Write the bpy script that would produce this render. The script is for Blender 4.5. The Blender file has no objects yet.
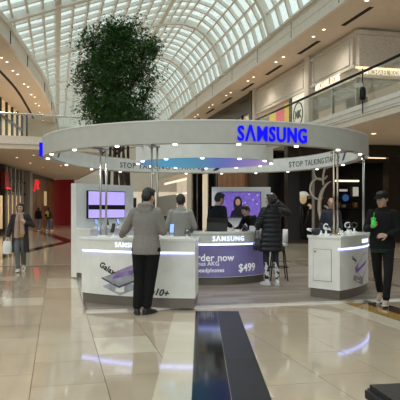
import bpy, bmesh, math, random
from mathutils import Vector, Matrix, noise

random.seed(11)
scene = bpy.context.scene
COL = scene.collection
PI = math.pi

# ------------------------------------------------------------------ camera
FPX, HX, HY, EYE = 610.0, 200.0, 210.0, 1.43
cam_data = bpy.data.cameras.new('camera')
cam = bpy.data.objects.new('camera', cam_data)
COL.objects.link(cam)
cam.location = (0, 0, EYE)
cam.rotation_euler = (PI / 2, 0, 0)
cam_data.sensor_width = 36.0
cam_data.lens = 36.0 * FPX / 400.0
cam_data.shift_y = (HY - 200.0) / 400.0
cam_data.clip_start = 0.05
cam_data.clip_end = 400
scene.camera = cam

# ------------------------------------------------------------------ world and exposure
SKY = 0.78
world = bpy.data.worlds.new('overcast_sky')
scene.world = world
world.use_nodes = True
wn = world.node_tree
wn.nodes['Background'].inputs[0].default_value = (0.86, 0.96, 0.94, 1)
_tc = wn.nodes.new('ShaderNodeTexCoord'); _sp = wn.nodes.new('ShaderNodeSeparateXYZ')
_mx = wn.nodes.new('ShaderNodeMath'); _mx.operation = 'MAXIMUM'; _mx.inputs[1].default_value = 0.0
_ma = wn.nodes.new('ShaderNodeMath'); _ma.operation = 'MULTIPLY_ADD'     # evenly overcast: horizon 1, zenith 3
_ma.inputs[1].default_value = 2.0 * SKY; _ma.inputs[2].default_value = SKY
wn.links.new(_tc.outputs['Generated'], _sp.inputs[0]); wn.links.new(_sp.outputs['Z'], _mx.inputs[0])
wn.links.new(_mx.outputs[0], _ma.inputs[0]); wn.links.new(_ma.outputs[0], wn.nodes['Background'].inputs[1])
scene.view_settings.view_transform = 'Standard'
scene.view_settings.look = 'None'
scene.view_settings.gamma = 1.0
scene.view_settings.use_curve_mapping = False
scene.view_settings.exposure = 0.20
scene.cycles.max_bounces = 8
scene.cycles.transparent_max_bounces = 16
scene.cycles.sample_clamp_indirect = 3.0
scene.cycles.caustics_reflective = False
scene.cycles.caustics_refractive = False

def spot_lamp(name, loc, power, color, cone=150.0, radius=0.25, parent=None):
    d = bpy.data.lights.new(name, 'SPOT')
    d.energy = power; d.color = color; d.spot_size = math.radians(cone); d.spot_blend = 1.0; d.shadow_soft_size = radius
    o = bpy.data.objects.new(name, d); COL.objects.link(o)
    o.location = loc
    if parent: o.parent = parent
    return o
def area_lamp(name, loc, rot, sx, sy, power, color):
    d = bpy.data.lights.new(name, 'AREA')
    d.shape = 'RECTANGLE'; d.size = sx; d.size_y = sy
    d.energy = power; d.color = color
    o = bpy.data.objects.new(name, d); COL.objects.link(o)
    o.location = loc; o.rotation_euler = rot
    return o

# ------------------------------------------------------------------ frames of reference
VPX = 57.0
TH = math.atan((HX - VPX) / FPX)
AX = Vector((-math.sin(TH), math.cos(TH), 0))     # along the mall
NX = Vector((math.cos(TH), math.sin(TH), 0))      # across it, to the right
def W(s, t, z=0.0):
    return AX * s + NX * t + Vector((0, 0, z))
KX, KY = 0.10, 11.70                               # centre of the kiosk
def K(phi, r, z=0.0, c=(KX, KY)):                  # phi in degrees from the front, to the right
    a = math.radians(phi)
    return Vector((c[0] + r * math.sin(a), c[1] - r * math.cos(a), z))
def sx(v): return HX + FPX * v.x / v.y
def sy(v): return HY - FPX * (v.z - EYE) / v.y
def on_drum(px, py, c, r, lo=-75, hi=75):          # a place on a drum's front face
    for _ in range(50):
        m = (lo + hi) / 2
        if sx(K(m, r, 0, c)) < px: lo = m
        else: hi = m
    p = K(lo, r, 0, c)
    return lo, EYE - (py - HY) * p.y / FPX

# ------------------------------------------------------------------ materials
MATS = {}
def mat(name, col, rough=0.5, metal=0.0, emit=0.0, var=0.05, scale=6.0, spec=0.5, ecol=None, bump=0.0):
    if name in MATS: return MATS[name]
    m = bpy.data.materials.new(name); m.use_nodes = True
    nt = m.node_tree; b = nt.nodes['Principled BSDF']
    b.inputs['Roughness'].default_value = rough
    b.inputs['Metallic'].default_value = metal
    b.inputs['Specular IOR Level'].default_value = spec
    c = (*col, 1)
    tc = nt.nodes.new('ShaderNodeTexCoord')
    nz = nt.nodes.new('ShaderNodeTexNoise')
    nz.inputs['Scale'].default_value = scale
    nz.inputs['Detail'].default_value = 3
    nt.links.new(tc.outputs['Object'], nz.inputs['Vector'])
    rp = nt.nodes.new('ShaderNodeValToRGB')
    rp.color_ramp.elements[0].position = 0.3
    rp.color_ramp.elements[1].position = 0.7
    rp.color_ramp.elements[0].color = tuple(max(0, x * (1 - var)) for x in col) + (1,)
    rp.color_ramp.elements[1].color = tuple(min(1, x * (1 + var)) for x in col) + (1,)
    nt.links.new(nz.outputs['Fac'], rp.inputs['Fac'])
    nt.links.new(rp.outputs['Color'], b.inputs['Base Color'])
    if bump:
        bp = nt.nodes.new('ShaderNodeBump'); bp.inputs['Strength'].default_value = bump
        bp.inputs['Distance'].default_value = 0.02
        nt.links.new(nz.outputs['Fac'], bp.inputs['Height'])
        nt.links.new(bp.outputs['Normal'], b.inputs['Normal'])
    if emit:
        b.inputs['Emission Color'].default_value = (*(ecol or col), 1)
        b.inputs['Emission Strength'].default_value = emit
    MATS[name] = m
    return m

def glass_mat(name, tint, gloss, rough=0.02):
    m = bpy.data.materials.new(name); m.use_nodes = True
    nt = m.node_tree; nt.nodes.clear()
    out = nt.nodes.new('ShaderNodeOutputMaterial')
    tr = nt.nodes.new('ShaderNodeBsdfTransparent'); tr.inputs[0].default_value = (*tint, 1)
    gl = nt.nodes.new('ShaderNodeBsdfGlossy'); gl.inputs['Roughness'].default_value = rough
    mx = nt.nodes.new('ShaderNodeMixShader')
    lw = nt.nodes.new('ShaderNodeLayerWeight'); lw.inputs['Blend'].default_value = 0.2
    mu = nt.nodes.new('ShaderNodeMath'); mu.operation = 'MULTIPLY_ADD'
    mu.inputs[1].default_value = gloss; mu.inputs[2].default_value = gloss * 0.3
    nt.links.new(lw.outputs['Fresnel'], mu.inputs[0])
    nt.links.new(mu.outputs[0], mx.inputs[0])
    nt.links.new(tr.outputs[0], mx.inputs[1]); nt.links.new(gl.outputs[0], mx.inputs[2])
    nt.links.new(mx.outputs[0], out.inputs[0])
    MATS[name] = m
    return m

def wave_mat(name, c1, c2, rough, scale, dist=4.0, direction='X'):
    m = bpy.data.materials.new(name); m.use_nodes = True
    nt = m.node_tree; b = nt.nodes['Principled BSDF']
    b.inputs['Roughness'].default_value = rough
    tc = nt.nodes.new('ShaderNodeTexCoord')
    wv = nt.nodes.new('ShaderNodeTexWave'); wv.bands_direction = direction
    wv.inputs['Scale'].default_value = scale; wv.inputs['Distortion'].default_value = dist
    wv.inputs['Detail'].default_value = 3
    rp = nt.nodes.new('ShaderNodeValToRGB')
    rp.color_ramp.elements[0].color = (*c1, 1); rp.color_ramp.elements[1].color = (*c2, 1)
    nt.links.new(tc.outputs['Object'], wv.inputs['Vector'])
    nt.links.new(wv.outputs['Fac'], rp.inputs['Fac'])
    nt.links.new(rp.outputs['Color'], b.inputs['Base Color'])
    MATS[name] = m
    return m

def tile_mat(name, col, rough=0.07, var=0.10, spec=0.6):       # polished stone: soft clouds and fine specks
    m = bpy.data.materials.new(name); m.use_nodes = True
    nt = m.node_tree; b = nt.nodes['Principled BSDF']
    b.inputs['Roughness'].default_value = rough
    b.inputs['Specular IOR Level'].default_value = spec
    tc = nt.nodes.new('ShaderNodeTexCoord')
    n1 = nt.nodes.new('ShaderNodeTexNoise'); n1.inputs['Scale'].default_value = 2.2; n1.inputs['Detail'].default_value = 6
    n2 = nt.nodes.new('ShaderNodeTexNoise'); n2.inputs['Scale'].default_value = 90; n2.inputs['Detail'].default_value = 2
    mx = nt.nodes.new('ShaderNodeMath'); mx.operation = 'ADD'
    hm = nt.nodes.new('ShaderNodeMath'); hm.operation = 'MULTIPLY'; hm.inputs[1].default_value = 0.5
    rp = nt.nodes.new('ShaderNodeValToRGB')
    rp.color_ramp.elements[0].position = 0.32; rp.color_ramp.elements[1].position = 0.68
    rp.color_ramp.elements[0].color = tuple(x * (1 - var) for x in col) + (1,)
    rp.color_ramp.elements[1].color = tuple(min(1, x * (1 + var)) for x in col) + (1,)
    geo = nt.nodes.new('ShaderNodeNewGeometry')
    nt.links.new(geo.outputs['Position'], n1.inputs['Vector']); nt.links.new(geo.outputs['Position'], n2.inputs['Vector'])
    nt.links.new(n1.outputs['Fac'], mx.inputs[0]); nt.links.new(n2.outputs['Fac'], mx.inputs[1])
    nt.links.new(mx.outputs[0], hm.inputs[0]); nt.links.new(hm.outputs[0], rp.inputs['Fac'])
    nt.links.new(rp.outputs['Color'], b.inputs['Base Color'])
    MATS[name] = m
    return m

def M(n): return MATS[n]

# ------------------------------------------------------------------ mesh building
class MB:
    def __init__(self): self.v = []; self.f = []; self.mi = []; self.cur = 0
    def add(self, vs, fs):
        o = len(self.v); self.v += [Vector(p) for p in vs]
        for f in fs: self.f.append([i + o for i in f]); self.mi.append(self.cur)
    def box(self, x0, x1, y0, y1, z0, z1):
        self.hexa([(x0, y0), (x1, y0), (x1, y1), (x0, y1)], z0, z1)
    def hexa(self, poly, z0, z1):
        self.prism([(p[0], p[1]) for p in poly], z0, z1)
    def prism(self, poly, z0, z1):
        a = sum(poly[i][0] * poly[(i + 1) % len(poly)][1] - poly[(i + 1) % len(poly)][0] * poly[i][1] for i in range(len(poly)))
        if a < 0: poly = poly[::-1]
        n = len(poly)
        vs = [(p[0], p[1], z0) for p in poly] + [(p[0], p[1], z1) for p in poly]
        fs = [list(range(n))[::-1], list(range(n, 2 * n))] + [[i, (i + 1) % n, n + (i + 1) % n, n + i] for i in range(n)]
        self.add(vs, fs)
    def obox(self, c, ax, ay, az, hx, hy, hz):
        c = Vector(c); ax, ay, az = Vector(ax).normalized() * hx, Vector(ay).normalized() * hy, Vector(az).normalized() * hz
        vs = [c + i * ax + j * ay + k * az for k in (-1, 1) for j in (-1, 1) for i in (-1, 1)]
        self.add(vs, [[0, 2, 3, 1], [4, 5, 7, 6], [0, 1, 5, 4], [2, 6, 7, 3], [0, 4, 6, 2], [1, 3, 7, 5]])
    def frame(self, p0, p1, z0, z1, th):               # an upright slab between two plan points, thickened to the left of p0>p1
        p0 = Vector((p0[0], p0[1])); p1 = Vector((p1[0], p1[1])); d = (p1 - p0).normalized(); nrm = Vector((-d.y, d.x)) * th
        self.prism([tuple(p0), tuple(p1), tuple(p1 + nrm), tuple(p0 + nrm)], z0, z1)
    def arc(self, c, r0, r1, a0, a1, z0, z1, n=24):
        full = abs(a1 - a0) >= 359.9
        o = len(self.v); m = n if full else n + 1
        for i in range(m):
            a = a0 + (a1 - a0) * i / n
            for r, z in ((r0, z0), (r1, z0), (r1, z1), (r0, z1)):
                self.v.append(K(a, r, z, c))
        for i in range(n):
            A = o + 4 * i; B = o + 4 * ((i + 1) % m)
            for k in range(4):
                self.f.append([A + k, B + k, B + (k + 1) % 4, A + (k + 1) % 4]); self.mi.append(self.cur)
        if not full:
            self.f.append([o, o + 3, o + 2, o + 1]); self.mi.append(self.cur)
            e = o + 4 * n
            self.f.append([e, e + 1, e + 2, e + 3]); self.mi.append(self.cur)
    def loft(self, secs, n=16, caps=True):
        # secs: (centre, rx, ry[, xdir, ydir])
        o = len(self.v)
        for s in secs:
            c = Vector(s[0]); xd = Vector(s[3]) if len(s) > 3 else Vector((1, 0, 0)); yd = Vector(s[4]) if len(s) > 4 else Vector((0, 1, 0))
            for i in range(n):
                a = 2 * PI * i / n
                self.v.append(c + xd * (s[1] * math.cos(a)) + yd * (s[2] * math.sin(a)))
        for k in range(len(secs) - 1):
            for i in range(n):
                j = (i + 1) % n
                self.f.append([o + k * n + i, o + k * n + j, o + (k + 1) * n + j, o + (k + 1) * n + i]); self.mi.append(self.cur)
        if caps:
            self.f.append([o + i for i in range(n)][::-1]); self.mi.append(self.cur)
            q = o + (len(secs) - 1) * n
            self.f.append([q + i for i in range(n)]); self.mi.append(self.cur)
    def tube(self, p0, p1, r0, r1=None, n=10):
        r1 = r0 if r1 is None else r1
        p0, p1 = Vector(p0), Vector(p1); d = (p1 - p0)
        if d.length < 1e-6: return
        d.normalize(); u = d.orthogonal().normalized(); w = d.cross(u)
        self.loft([(p0, r0, r0, u, w), (p1, r1, r1, u, w)], n)
    def path(self, pts, rads, n=8):
        pts = [Vector(p) for p in pts]
        secs = []; u = None
        for i, p in enumerate(pts):
            d = (pts[min(i + 1, len(pts) - 1)] - pts[max(i - 1, 0)]).normalized()
            if u is None: u = d.orthogonal().normalized()
            u = (u - d * u.dot(d)).normalized(); w = d.cross(u)
            r = rads[i] if isinstance(rads, (list, tuple)) else rads
            secs.append((p, r, r, u, w))
        self.loft(secs, n)
    def ell(self, c, rx, ry, rz, rot=None, n=14, m=9):
        c = Vector(c); R = rot or Matrix.Identity(3); o = len(self.v)
        self.v.append(c + R @ Vector((0, 0, -rz)))
        for j in range(1, m):
            t = -PI / 2 + PI * j / m
            for i in range(n):
                a = 2 * PI * i / n
                self.v.append(c + R @ Vector((rx * math.cos(t) * math.cos(a), ry * math.cos(t) * math.sin(a), rz * math.sin(t))))
        self.v.append(c + R @ Vector((0, 0, rz)))
        top = o + 1 + (m - 1) * n
        for i in range(n):
            j = (i + 1) % n
            self.f.append([o, o + 1 + j, o + 1 + i]); self.f.append([top, top - n + i, top - n + j]); self.mi += [self.cur] * 2
            for k in range(m - 2):
                A = o + 1 + k * n
                self.f.append([A + i, A + j, A + n + j, A + n + i]); self.mi.append(self.cur)
    def cap(self, p0, r0, p1, r1, n=12):
        self.tube(p0, p1, r0, r1, n); self.ell(p0, r0, r0, r0, n=n, m=7); self.ell(p1, r1, r1, r1, n=n, m=7)
    def lathe(self, prof, c=(0, 0, 0), n=20):
        secs = [((c[0], c[1], c[2] + z), max(r, 1e-4), max(r, 1e-4)) for r, z in prof]
        self.loft(secs, n)
    def torus(self, c, R, r, u, w, n=18, m=8):
        c, u, w = Vector(c), Vector(u).normalized(), Vector(w).normalized(); k = u.cross(w); o = len(self.v)
        for i in range(n):
            a = 2 * PI * i / n; d = u * math.cos(a) + w * math.sin(a)
            for j in range(m):
                b = 2 * PI * j / m
                self.v.append(c + d * (R + r * math.cos(b)) + k * (r * math.sin(b)))
        for i in range(n):
            for j in range(m):
                A = o + i * m; B = o + ((i + 1) % n) * m
                self.f.append([A + j, B + j, B + (j + 1) % m, A + (j + 1) % m]); self.mi.append(self.cur)
    def xf(self, fn): self.v = [Vector(fn(p)) for p in self.v]; return self
    def mesh(self, name):
        me = bpy.data.meshes.new(name); me.from_pydata([tuple(p) for p in self.v], [], self.f); me.validate(); me.update()
        return me
    def build(self, name, material, parent=None, smooth=False, world=True, voxel=0, relax=0, bevel=0):
        me = self.mesh(name)
        bm = bmesh.new(); bm.from_mesh(me); bmesh.ops.recalc_face_normals(bm, faces=bm.faces)
        if bevel:
            es = [e for e in bm.edges if len(e.link_faces) == 2 and e.calc_face_angle(0) > 0.6]
            bmesh.ops.bevel(bm, geom=es, offset=bevel, segments=2, affect='EDGES', clamp_overlap=True)
        bm.to_mesh(me); bm.free()
        o = bpy.data.objects.new(name, me); COL.objects.link(o)
        if voxel:
            md = o.modifiers.new('r', 'REMESH'); md.mode = 'VOXEL'; md.voxel_size = voxel
            if relax:
                sm = o.modifiers.new('s', 'SMOOTH'); sm.factor = 0.5; sm.iterations = relax
            dg = bpy.context.evaluated_depsgraph_get()
            nm = bpy.data.meshes.new_from_object(o.evaluated_get(dg)); o.modifiers.clear()
            nm.name = name; o.data = nm; bpy.data.meshes.remove(me); me = nm
        mats = material if isinstance(material, (list, tuple)) else [material]
        for mm in mats: me.materials.append(M(mm) if isinstance(mm, str) else mm)
        if len(mats) > 1 and not voxel:
            for p, k in zip(me.polygons, self.mi): p.material_index = k
        if smooth or voxel:
            me.polygons.foreach_set('use_smooth', [True] * len(me.polygons))
        if parent is not None:
            o.parent = parent
            if world:            # geometry was given in world coordinates
                mw = parent_world(parent)
                me.transform(mw.inverted())
        return o

def parent_world(p):
    m = Matrix.LocRotScale(p.location, p.rotation_euler, p.scale)
    return parent_world(p.parent) @ m if p.parent else m

def thing(name, label, cat, loc=(0, 0, 0), rz=0.0, group=None):
    o = bpy.data.objects.new(name, None); COL.objects.link(o)
    o.empty_display_size = 0.1
    o.location = loc; o.rotation_euler = (0, 0, rz)
    return tag(o, label, cat, group)
def tag(o, label, cat, group=None):
    o['label'] = label; o['category'] = cat
    if group: o['group'] = group
    return o
def rebase(o):                                          # move a one-mesh thing's origin to its base
    vs = [v.co for v in o.data.vertices]
    c = Vector(((min(v.x for v in vs) + max(v.x for v in vs)) / 2, (min(v.y for v in vs) + max(v.y for v in vs)) / 2, min(v.z for v in vs)))
    o.data.transform(Matrix.Translation(-c)); o.location = c
    return o
def struct(o, label=None):
    o['kind'] = 'structure'
    if label: o['label'] = label
    return o
def struct_root(name, label=None):
    o = bpy.data.objects.new(name, None); COL.objects.link(o); o.empty_display_size = 0.1
    return struct(o, label)
def copy_of(o, parent=None, loc=None, rz=None):
    c = o.copy(); COL.objects.link(c); c.parent = parent
    if loc is not None: c.location = loc
    if rz is not None: c.rotation_euler = (0, 0, rz)
    for ch in list(o.children): copy_of(ch, c)
    return c

def text_mesh(txt, size, extrude=0.0, bold=0.0, shear=0.0, spacing=1.0, align='CENTER'):
    cu = bpy.data.curves.new('t', 'FONT'); cu.body = txt; cu.size = size; cu.extrude = extrude
    cu.offset = bold; cu.shear = shear; cu.space_character = spacing; cu.align_x = align; cu.resolution_u = 3
    o = bpy.data.objects.new('t', cu); COL.objects.link(o)
    dg = bpy.context.evaluated_depsgraph_get(); dg.update()
    me = bpy.data.meshes.new_from_object(o.evaluated_get(dg))
    mb = MB(); mb.add([v.co.copy() for v in me.vertices], [list(p.vertices) for p in me.polygons])
    bpy.data.objects.remove(o); bpy.data.curves.remove(cu); bpy.data.meshes.remove(me)
    return mb
def wrap(mb, c, r, phi, z, rot=0.0, inward=False):     # lay flat lettering on a drum
    cr, sr = math.cos(rot), math.sin(rot)
    def fn(p):
        x, y = p.x * cr - p.y * sr, p.x * sr + p.y * cr
        if inward: return K(phi - math.degrees(x / r), r - p.z, z + y, c)
        return K(phi + math.degrees(x / r), r + p.z, z + y, c)
    return mb.xf(fn)
def on_plane(mb, o, u, v):                              # lay flat lettering on a plane
    o, u, v = Vector(o), Vector(u).normalized(), Vector(v).normalized(); w = u.cross(v)
    return mb.xf(lambda p: o + u * p.x + v * p.y + w * p.z)

# ------------------------------------------------------------------ the palette
tile_mat('stone_beige', (0.47, 0.365, 0.27), 0.07)
tile_mat('stone_tan', (0.43, 0.33, 0.24), 0.07)
tile_mat('stone_cream', (0.60, 0.50, 0.385), 0.07)
tile_mat('stone_gold', (0.36, 0.21, 0.07))
tile_mat('stone_brown', (0.075, 0.045, 0.03))
tile_mat('stone_black', (0.008, 0.009, 0.010), 0.09, 0.3, 0.16)
tile_mat('stone_charcoal', (0.020, 0.018, 0.017), 0.38, 0.3, 0.15)
mat('grout', (0.10, 0.075, 0.055), 0.8)
wave_mat('plank_a', (0.20, 0.15, 0.115), (0.29, 0.23, 0.185), 0.35, 3.0, 6.0, 'Y')
wave_mat('plank_b', (0.16, 0.12, 0.095), (0.24, 0.19, 0.155), 0.35, 3.0, 6.0, 'Y')
wave_mat('plank_c', (0.25, 0.20, 0.165), (0.34, 0.285, 0.24), 0.35, 3.0, 6.0, 'Y')
mat('plaster', (0.72, 0.64, 0.55), 0.7)
mat('plaster_white', (0.76, 0.71, 0.65), 0.6)
mat('soffit', (0.72, 0.62, 0.52), 0.8)
mat('relief', (0.74, 0.70, 0.64), 0.6, bump=1.0, scale=14, var=0.14)
mat('pilaster', (0.70, 0.66, 0.60), 0.6)
mat('rib_white', (0.74, 0.71, 0.66), 0.45)
mat('steel', (0.62, 0.60, 0.58), 0.18, 0.9)
mat('black_metal', (0.015, 0.014, 0.014), 0.3, 0.5)
mat('black_panel', (0.012, 0.010, 0.010), 0.22)
mat('dark_brown', (0.030, 0.018, 0.012), 0.35)
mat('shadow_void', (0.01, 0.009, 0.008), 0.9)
mat('red_wall', (0.32, 0.008, 0.016), 0.45)
mat('red_lit', (0.8, 0.02, 0.03), 0.4, emit=0.8)
wave_mat('wood_orange', (0.19, 0.065, 0.018), (0.30, 0.12, 0.035), 0.4, 1.2, 3.0, 'X')
mat('lamp_warm', (1.0, 0.85, 0.62), 0.5, emit=5.0)
mat('lamp_white', (1.0, 0.97, 0.92), 0.5, emit=10.0)
mat('strip_warm', (1.0, 0.80, 0.52), 0.5, emit=1.6)
mat('sign_lit', (1.0, 0.93, 0.74), 0.5, emit=0.75)
mat('sign_dim', (0.7, 0.52, 0.28), 0.5, emit=0.35)
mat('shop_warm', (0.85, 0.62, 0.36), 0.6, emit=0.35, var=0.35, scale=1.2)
mat('shop_cream', (0.75, 0.66, 0.53), 0.6, emit=0.42, var=0.2, scale=1.0)  # cream surfaces glow by themselves; the shops' inside light is put into their colour
mat('gold_leaf', (0.60, 0.42, 0.13), 0.35, 0.6, emit=0.10, var=0.6, scale=7)
mat('poster_yellow', (0.85, 0.62, 0.06), 0.5, emit=0.25)
mat('poster_pink', (0.85, 0.16, 0.22), 0.5, emit=0.25)
mat('poster_white', (0.85, 0.82, 0.72), 0.5, emit=0.3)
mat('grey_board', (0.36, 0.34, 0.33), 0.6)
glass_mat('vault_glass', (0.93, 0.97, 0.96), 0.25)
glass_mat('clear_glass', (0.92, 0.94, 0.93), 0.14)
glass_mat('shop_glass', (0.86, 0.87, 0.85), 0.2)

Z0, SLAB_B, SLAB_T, SOF, SPR = 0.0, 4.23, 4.76, 8.53, 9.36
EDGE = 9.48
WARM, WARM_UP, WARM_GND = (1.0, 0.88, 0.73), 230.0, 150.0
TILT = -0.0

# ------------------------------------------------------------------ floor
def quad_w(mb, s0, s1, t0, t1, z0, z1):
    mb.prism([tuple(W(s, t))[:2] for s, t in ((s0, t0), (s0, t1), (s1, t1), (s1, t0))], z0, z1)
fl = MB(); quad_w(fl, -8, 16.4, -16, 24, -0.20, -0.009)
floor = struct(fl.build('floor', 'grout'), 'polished beige stone floor of the mall')
# far floor: tiles too small to tell apart are left to the material
m = bpy.data.materials.new('far_tiles'); m.use_nodes = True
nt = m.node_tree; b = nt.nodes['Principled BSDF']; b.inputs['Roughness'].default_value = 0.09
b.inputs['Specular IOR Level'].default_value = 0.6
tc = nt.nodes.new('ShaderNodeTexCoord'); mp = nt.nodes.new('ShaderNodeMapping')
mp.inputs['Rotation'].default_value = (0, 0, -TH)
br = nt.nodes.new('ShaderNodeTexBrick'); br.inputs['Scale'].default_value = 1.0
br.inputs['Brick Width'].default_value = 0.6; br.inputs['Row Height'].default_value = 0.8
br.inputs['Mortar Size'].default_value = 0.006
br.inputs['Color1'].default_value = (0.50, 0.40, 0.30, 1); br.inputs['Color2'].default_value = (0.60, 0.50, 0.385, 1)
br.inputs['Mortar'].default_value = (0.30, 0.24, 0.18, 1)
nt.links.new(tc.outputs['Object'], mp.inputs['Vector']); nt.links.new(mp.outputs['Vector'], br.inputs['Vector'])
nt.links.new(br.outputs['Color'], b.inputs['Base Color'])
MATS['far_tiles'] = m
mb = MB(); quad_w(mb, 16.4, 66, -30, 24, -0.20, 0.0); mb.build('far_paving', 'far_tiles', floor)

TL, TW = 0.8, 0.6
protos = {}
for nm in ('stone_beige', 'stone_tan', 'stone_cream'):
    q = MB(); q.box(-TW / 2 + .0025, TW / 2 - .0025, -TL / 2 + .0025, TL / 2 - .0025, -0.009, 0.0)
    me = q.mesh('tile'); me.materials.append(M(nm)); protos[nm] = me
PT0, PT1, PS0, PS1 = 0.40, 6.1, 8.72, 15.6                 # the kiosk's platform, in mall coordinates
cand = []
rt = random.Random(5)
for i in range(-12, 24):
    off = rt.choice((0, .4, .2, .6))
    for j in range(-3, 22):
        t = -0.206 + TW * (i + .5); s = TL * j + off + .1
        tint = rt.random()
        if s + TL / 2 > 16.4: continue
        if PT0 < t < PT1 and PS0 + .5 < s < PS1 - .5: continue
        p = W(s, t)
        if p.y < 2.6: continue
        x, y = sx(p), sy(p)
        if -70 < x < 470 and y < 480: cand.append((-(0 if 0 < x < 400 else 99) - p.y, p, tint if t < .99 else .3 + .2 * tint))
cand.sort(key=lambda c: -c[0])
for k, (d, p, tint) in enumerate(cand[:300]):
    nm = 'stone_cream' if tint > .80 else ('stone_tan' if tint < .28 else 'stone_beige')
    o = bpy.data.objects.new('floor_tile', protos[nm]); COL.objects.link(o)
    o.parent = floor; o.location = p; o.rotation_euler = (0, 0, TH)
rest = MB()
for (d, p, tint) in cand[300:]:
    q = MB(); q.box(-TW / 2 + .0025, TW / 2 - .0025, -TL / 2 + .0025, TL / 2 - .0025, -0.009, 0.0)
    R = Matrix.Rotation(TH, 3, 'Z'); q.xf(lambda v: R @ v + p); rest.add(q.v, q.f)
if rest.v:
    o = rest.build('floor_tiles_beyond', 'stone_beige', floor); o['kind'] = 'stuff'

# inlaid borders
def inlay(name, label, pieces, material, z=0.003):
    r = struct_root(name, label)
    for poly in pieces:
        q = MB(); q.prism(poly, 0.0, z); q.build('slab', material, r)
    return r
def strip_w(t0, t1, s0, s1, n):
    out = []
    for k in range(n):
        a = s0 + (s1 - s0) * k / n; b_ = s0 + (s1 - s0) * (k + 1) / n - .004
        out.append([tuple(W(s, t))[:2] for s, t in ((a, t0), (a, t1), (b_, t1), (b_, t0))])
    return out
inlay('trim_1', 'cream stone border line running past the right counter', strip_w(3.99, 4.28, 4.6, 8.70, 5), 'stone_cream')
inlay('trim_2', 'golden brown stone border line beside the cream one', strip_w(4.284, 4.56, 4.6, 8.70, 5), 'stone_gold')
inlay('trim_3', 'dark brown stone border line beside the golden one', strip_w(4.564, 4.86, 4.6, 8.70, 5), 'stone_brown')
def strip_xy(x0, x1, y0, y1, n):
    return [[(x0, y0 + (y1 - y0) * k / n), (x1, y0 + (y1 - y0) * k / n), (x1, y0 + (y1 - y0) * (k + 1) / n - .003), (x0, y0 + (y1 - y0) * (k + 1) / n - .003)] for k in range(n)]
inlay('trim_4', 'glossy black stone strip leading to the kiosk', strip_xy(-.062, .236, 3.0, 8.62, 4), 'stone_black')
inlay('trim_5', 'dark grey stone strip along the black one', strip_xy(.241, .54, 3.0, 8.62, 4), 'stone_charcoal')
inlay('trim_6', 'pale cream stone strip left of the black one', strip_xy(-.36, -.067, 3.0, 8.45, 7), 'stone_cream', 0.002)
inlay('trim_7', 'dark brown stone line crossing the floor on the left', [[(-6.3, 17.5), (-5.8, 17.5), (-5.7, 28), (-6.2, 28)]], 'stone_brown')
inlay('trim_8', 'dark brown stone line slanting away on the left', [[(-6.2, 27.6), (-5.7, 28.1), (-11.9, 44.3), (-12.3, 43.8)]], 'stone_brown')
inlay('trim_9', 'dark brown stone line at the foot of the left shops', [[(-10.9, 27), (-10.4, 27), (-11.6, 38), (-12.1, 38)]], 'stone_brown')

# ------------------------------------------------------------------ glass vault
PROF = [(-2.4, 9.15), (-1.2, 9.58), (0, 10.02), (1.3, 10.5), (2.6, 10.98), (3.9, 11.45), (5.1, 11.85), (6.1, 12.1), (7.0, 12.12), (7.75, 11.9), (8.35, 11.5), (8.85, 10.9), (9.22, 10.2), (9.48, 9.36)]
_fine = []
for (t0, z0), (t1, z1) in zip(PROF[:-1], PROF[1:]):
    n_ = 1 if t1 - t0 < .8 else 2
    for k in range(n_): _fine.append((t0 + (t1 - t0) * k / n_, z0 + (z1 - z0) * k / n_))
PROF = _fine + [PROF[-1]]
vault = struct_root('ceiling', 'long glazed barrel vault with white ribs over the mall')
SD, S0, NR = 1.1, -6.0, 80
def rib_mesh(name, half, up, dn):
    q = MB(); o = 0
    for i, (t, z) in enumerate(PROF):
        a = Vector(PROF[max(i - 1, 0)]); c = Vector(PROF[min(i + 1, len(PROF) - 1)])
        d = (c - a).normalized(); nr = Vector((-d.y, d.x))
        for sgn, off in ((-1, -dn), (1, -dn), (1, up), (-1, up)):
            p = Vector((t, z)) + nr * off
            q.v.append(W(sgn * half, p.x, p.y))
    for i in range(len(PROF) - 1):
        for k in range(4):
            q.f.append([4 * i + k, 4 * i + (k + 1) % 4, 4 * i + 4 + (k + 1) % 4, 4 * i + 4 + k]); q.mi.append(0)
    q.f.append([3, 2, 1, 0]); e = 4 * (len(PROF) - 1); q.f.append([e, e + 1, e + 2, e + 3]); q.mi += [0, 0]
    me = q.mesh(name); me.materials.append(M('rib_white')); return me
small, large = rib_mesh('rib', 0.07, 0.04, 0.12), rib_mesh('main_rib', 0.15, 0.06, 0.28)
for k in range(NR):
    big = k % 7 == 1
    o = bpy.data.objects.new('main_rib' if big else 'rib', large if big else small); COL.objects.link(o)
    o.parent = vault; o.location = W(S0 + SD * k, 0, 0)
for i, (t, z) in enumerate(PROF):
    a = Vector(PROF[max(i - 1, 0)]); c = Vector(PROF[min(i + 1, len(PROF) - 1)])
    d = (c - a).normalized(); nr = Vector((-d.y, d.x)); hw = 0.13 if i in (4, 13) else 0.045
    q = MB(); L = SD * (NR - 1)
    pt = [Vector((t, z)) + d * x + nr * y for x, y in ((-hw, -.15), (hw, -.15), (hw, .03), (-hw, .03))]
    vs = [W(S0, p.x, p.y) for p in pt] + [W(S0 + L, p.x, p.y) for p in pt]
    q.add(vs, [[3, 2, 1, 0], [4, 5, 6, 7]] + [[k, (k + 1) % 4, 4 + (k + 1) % 4, 4 + k] for k in range(4)])
    q.build('purlin', 'rib_white', vault)
panes = []
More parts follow.
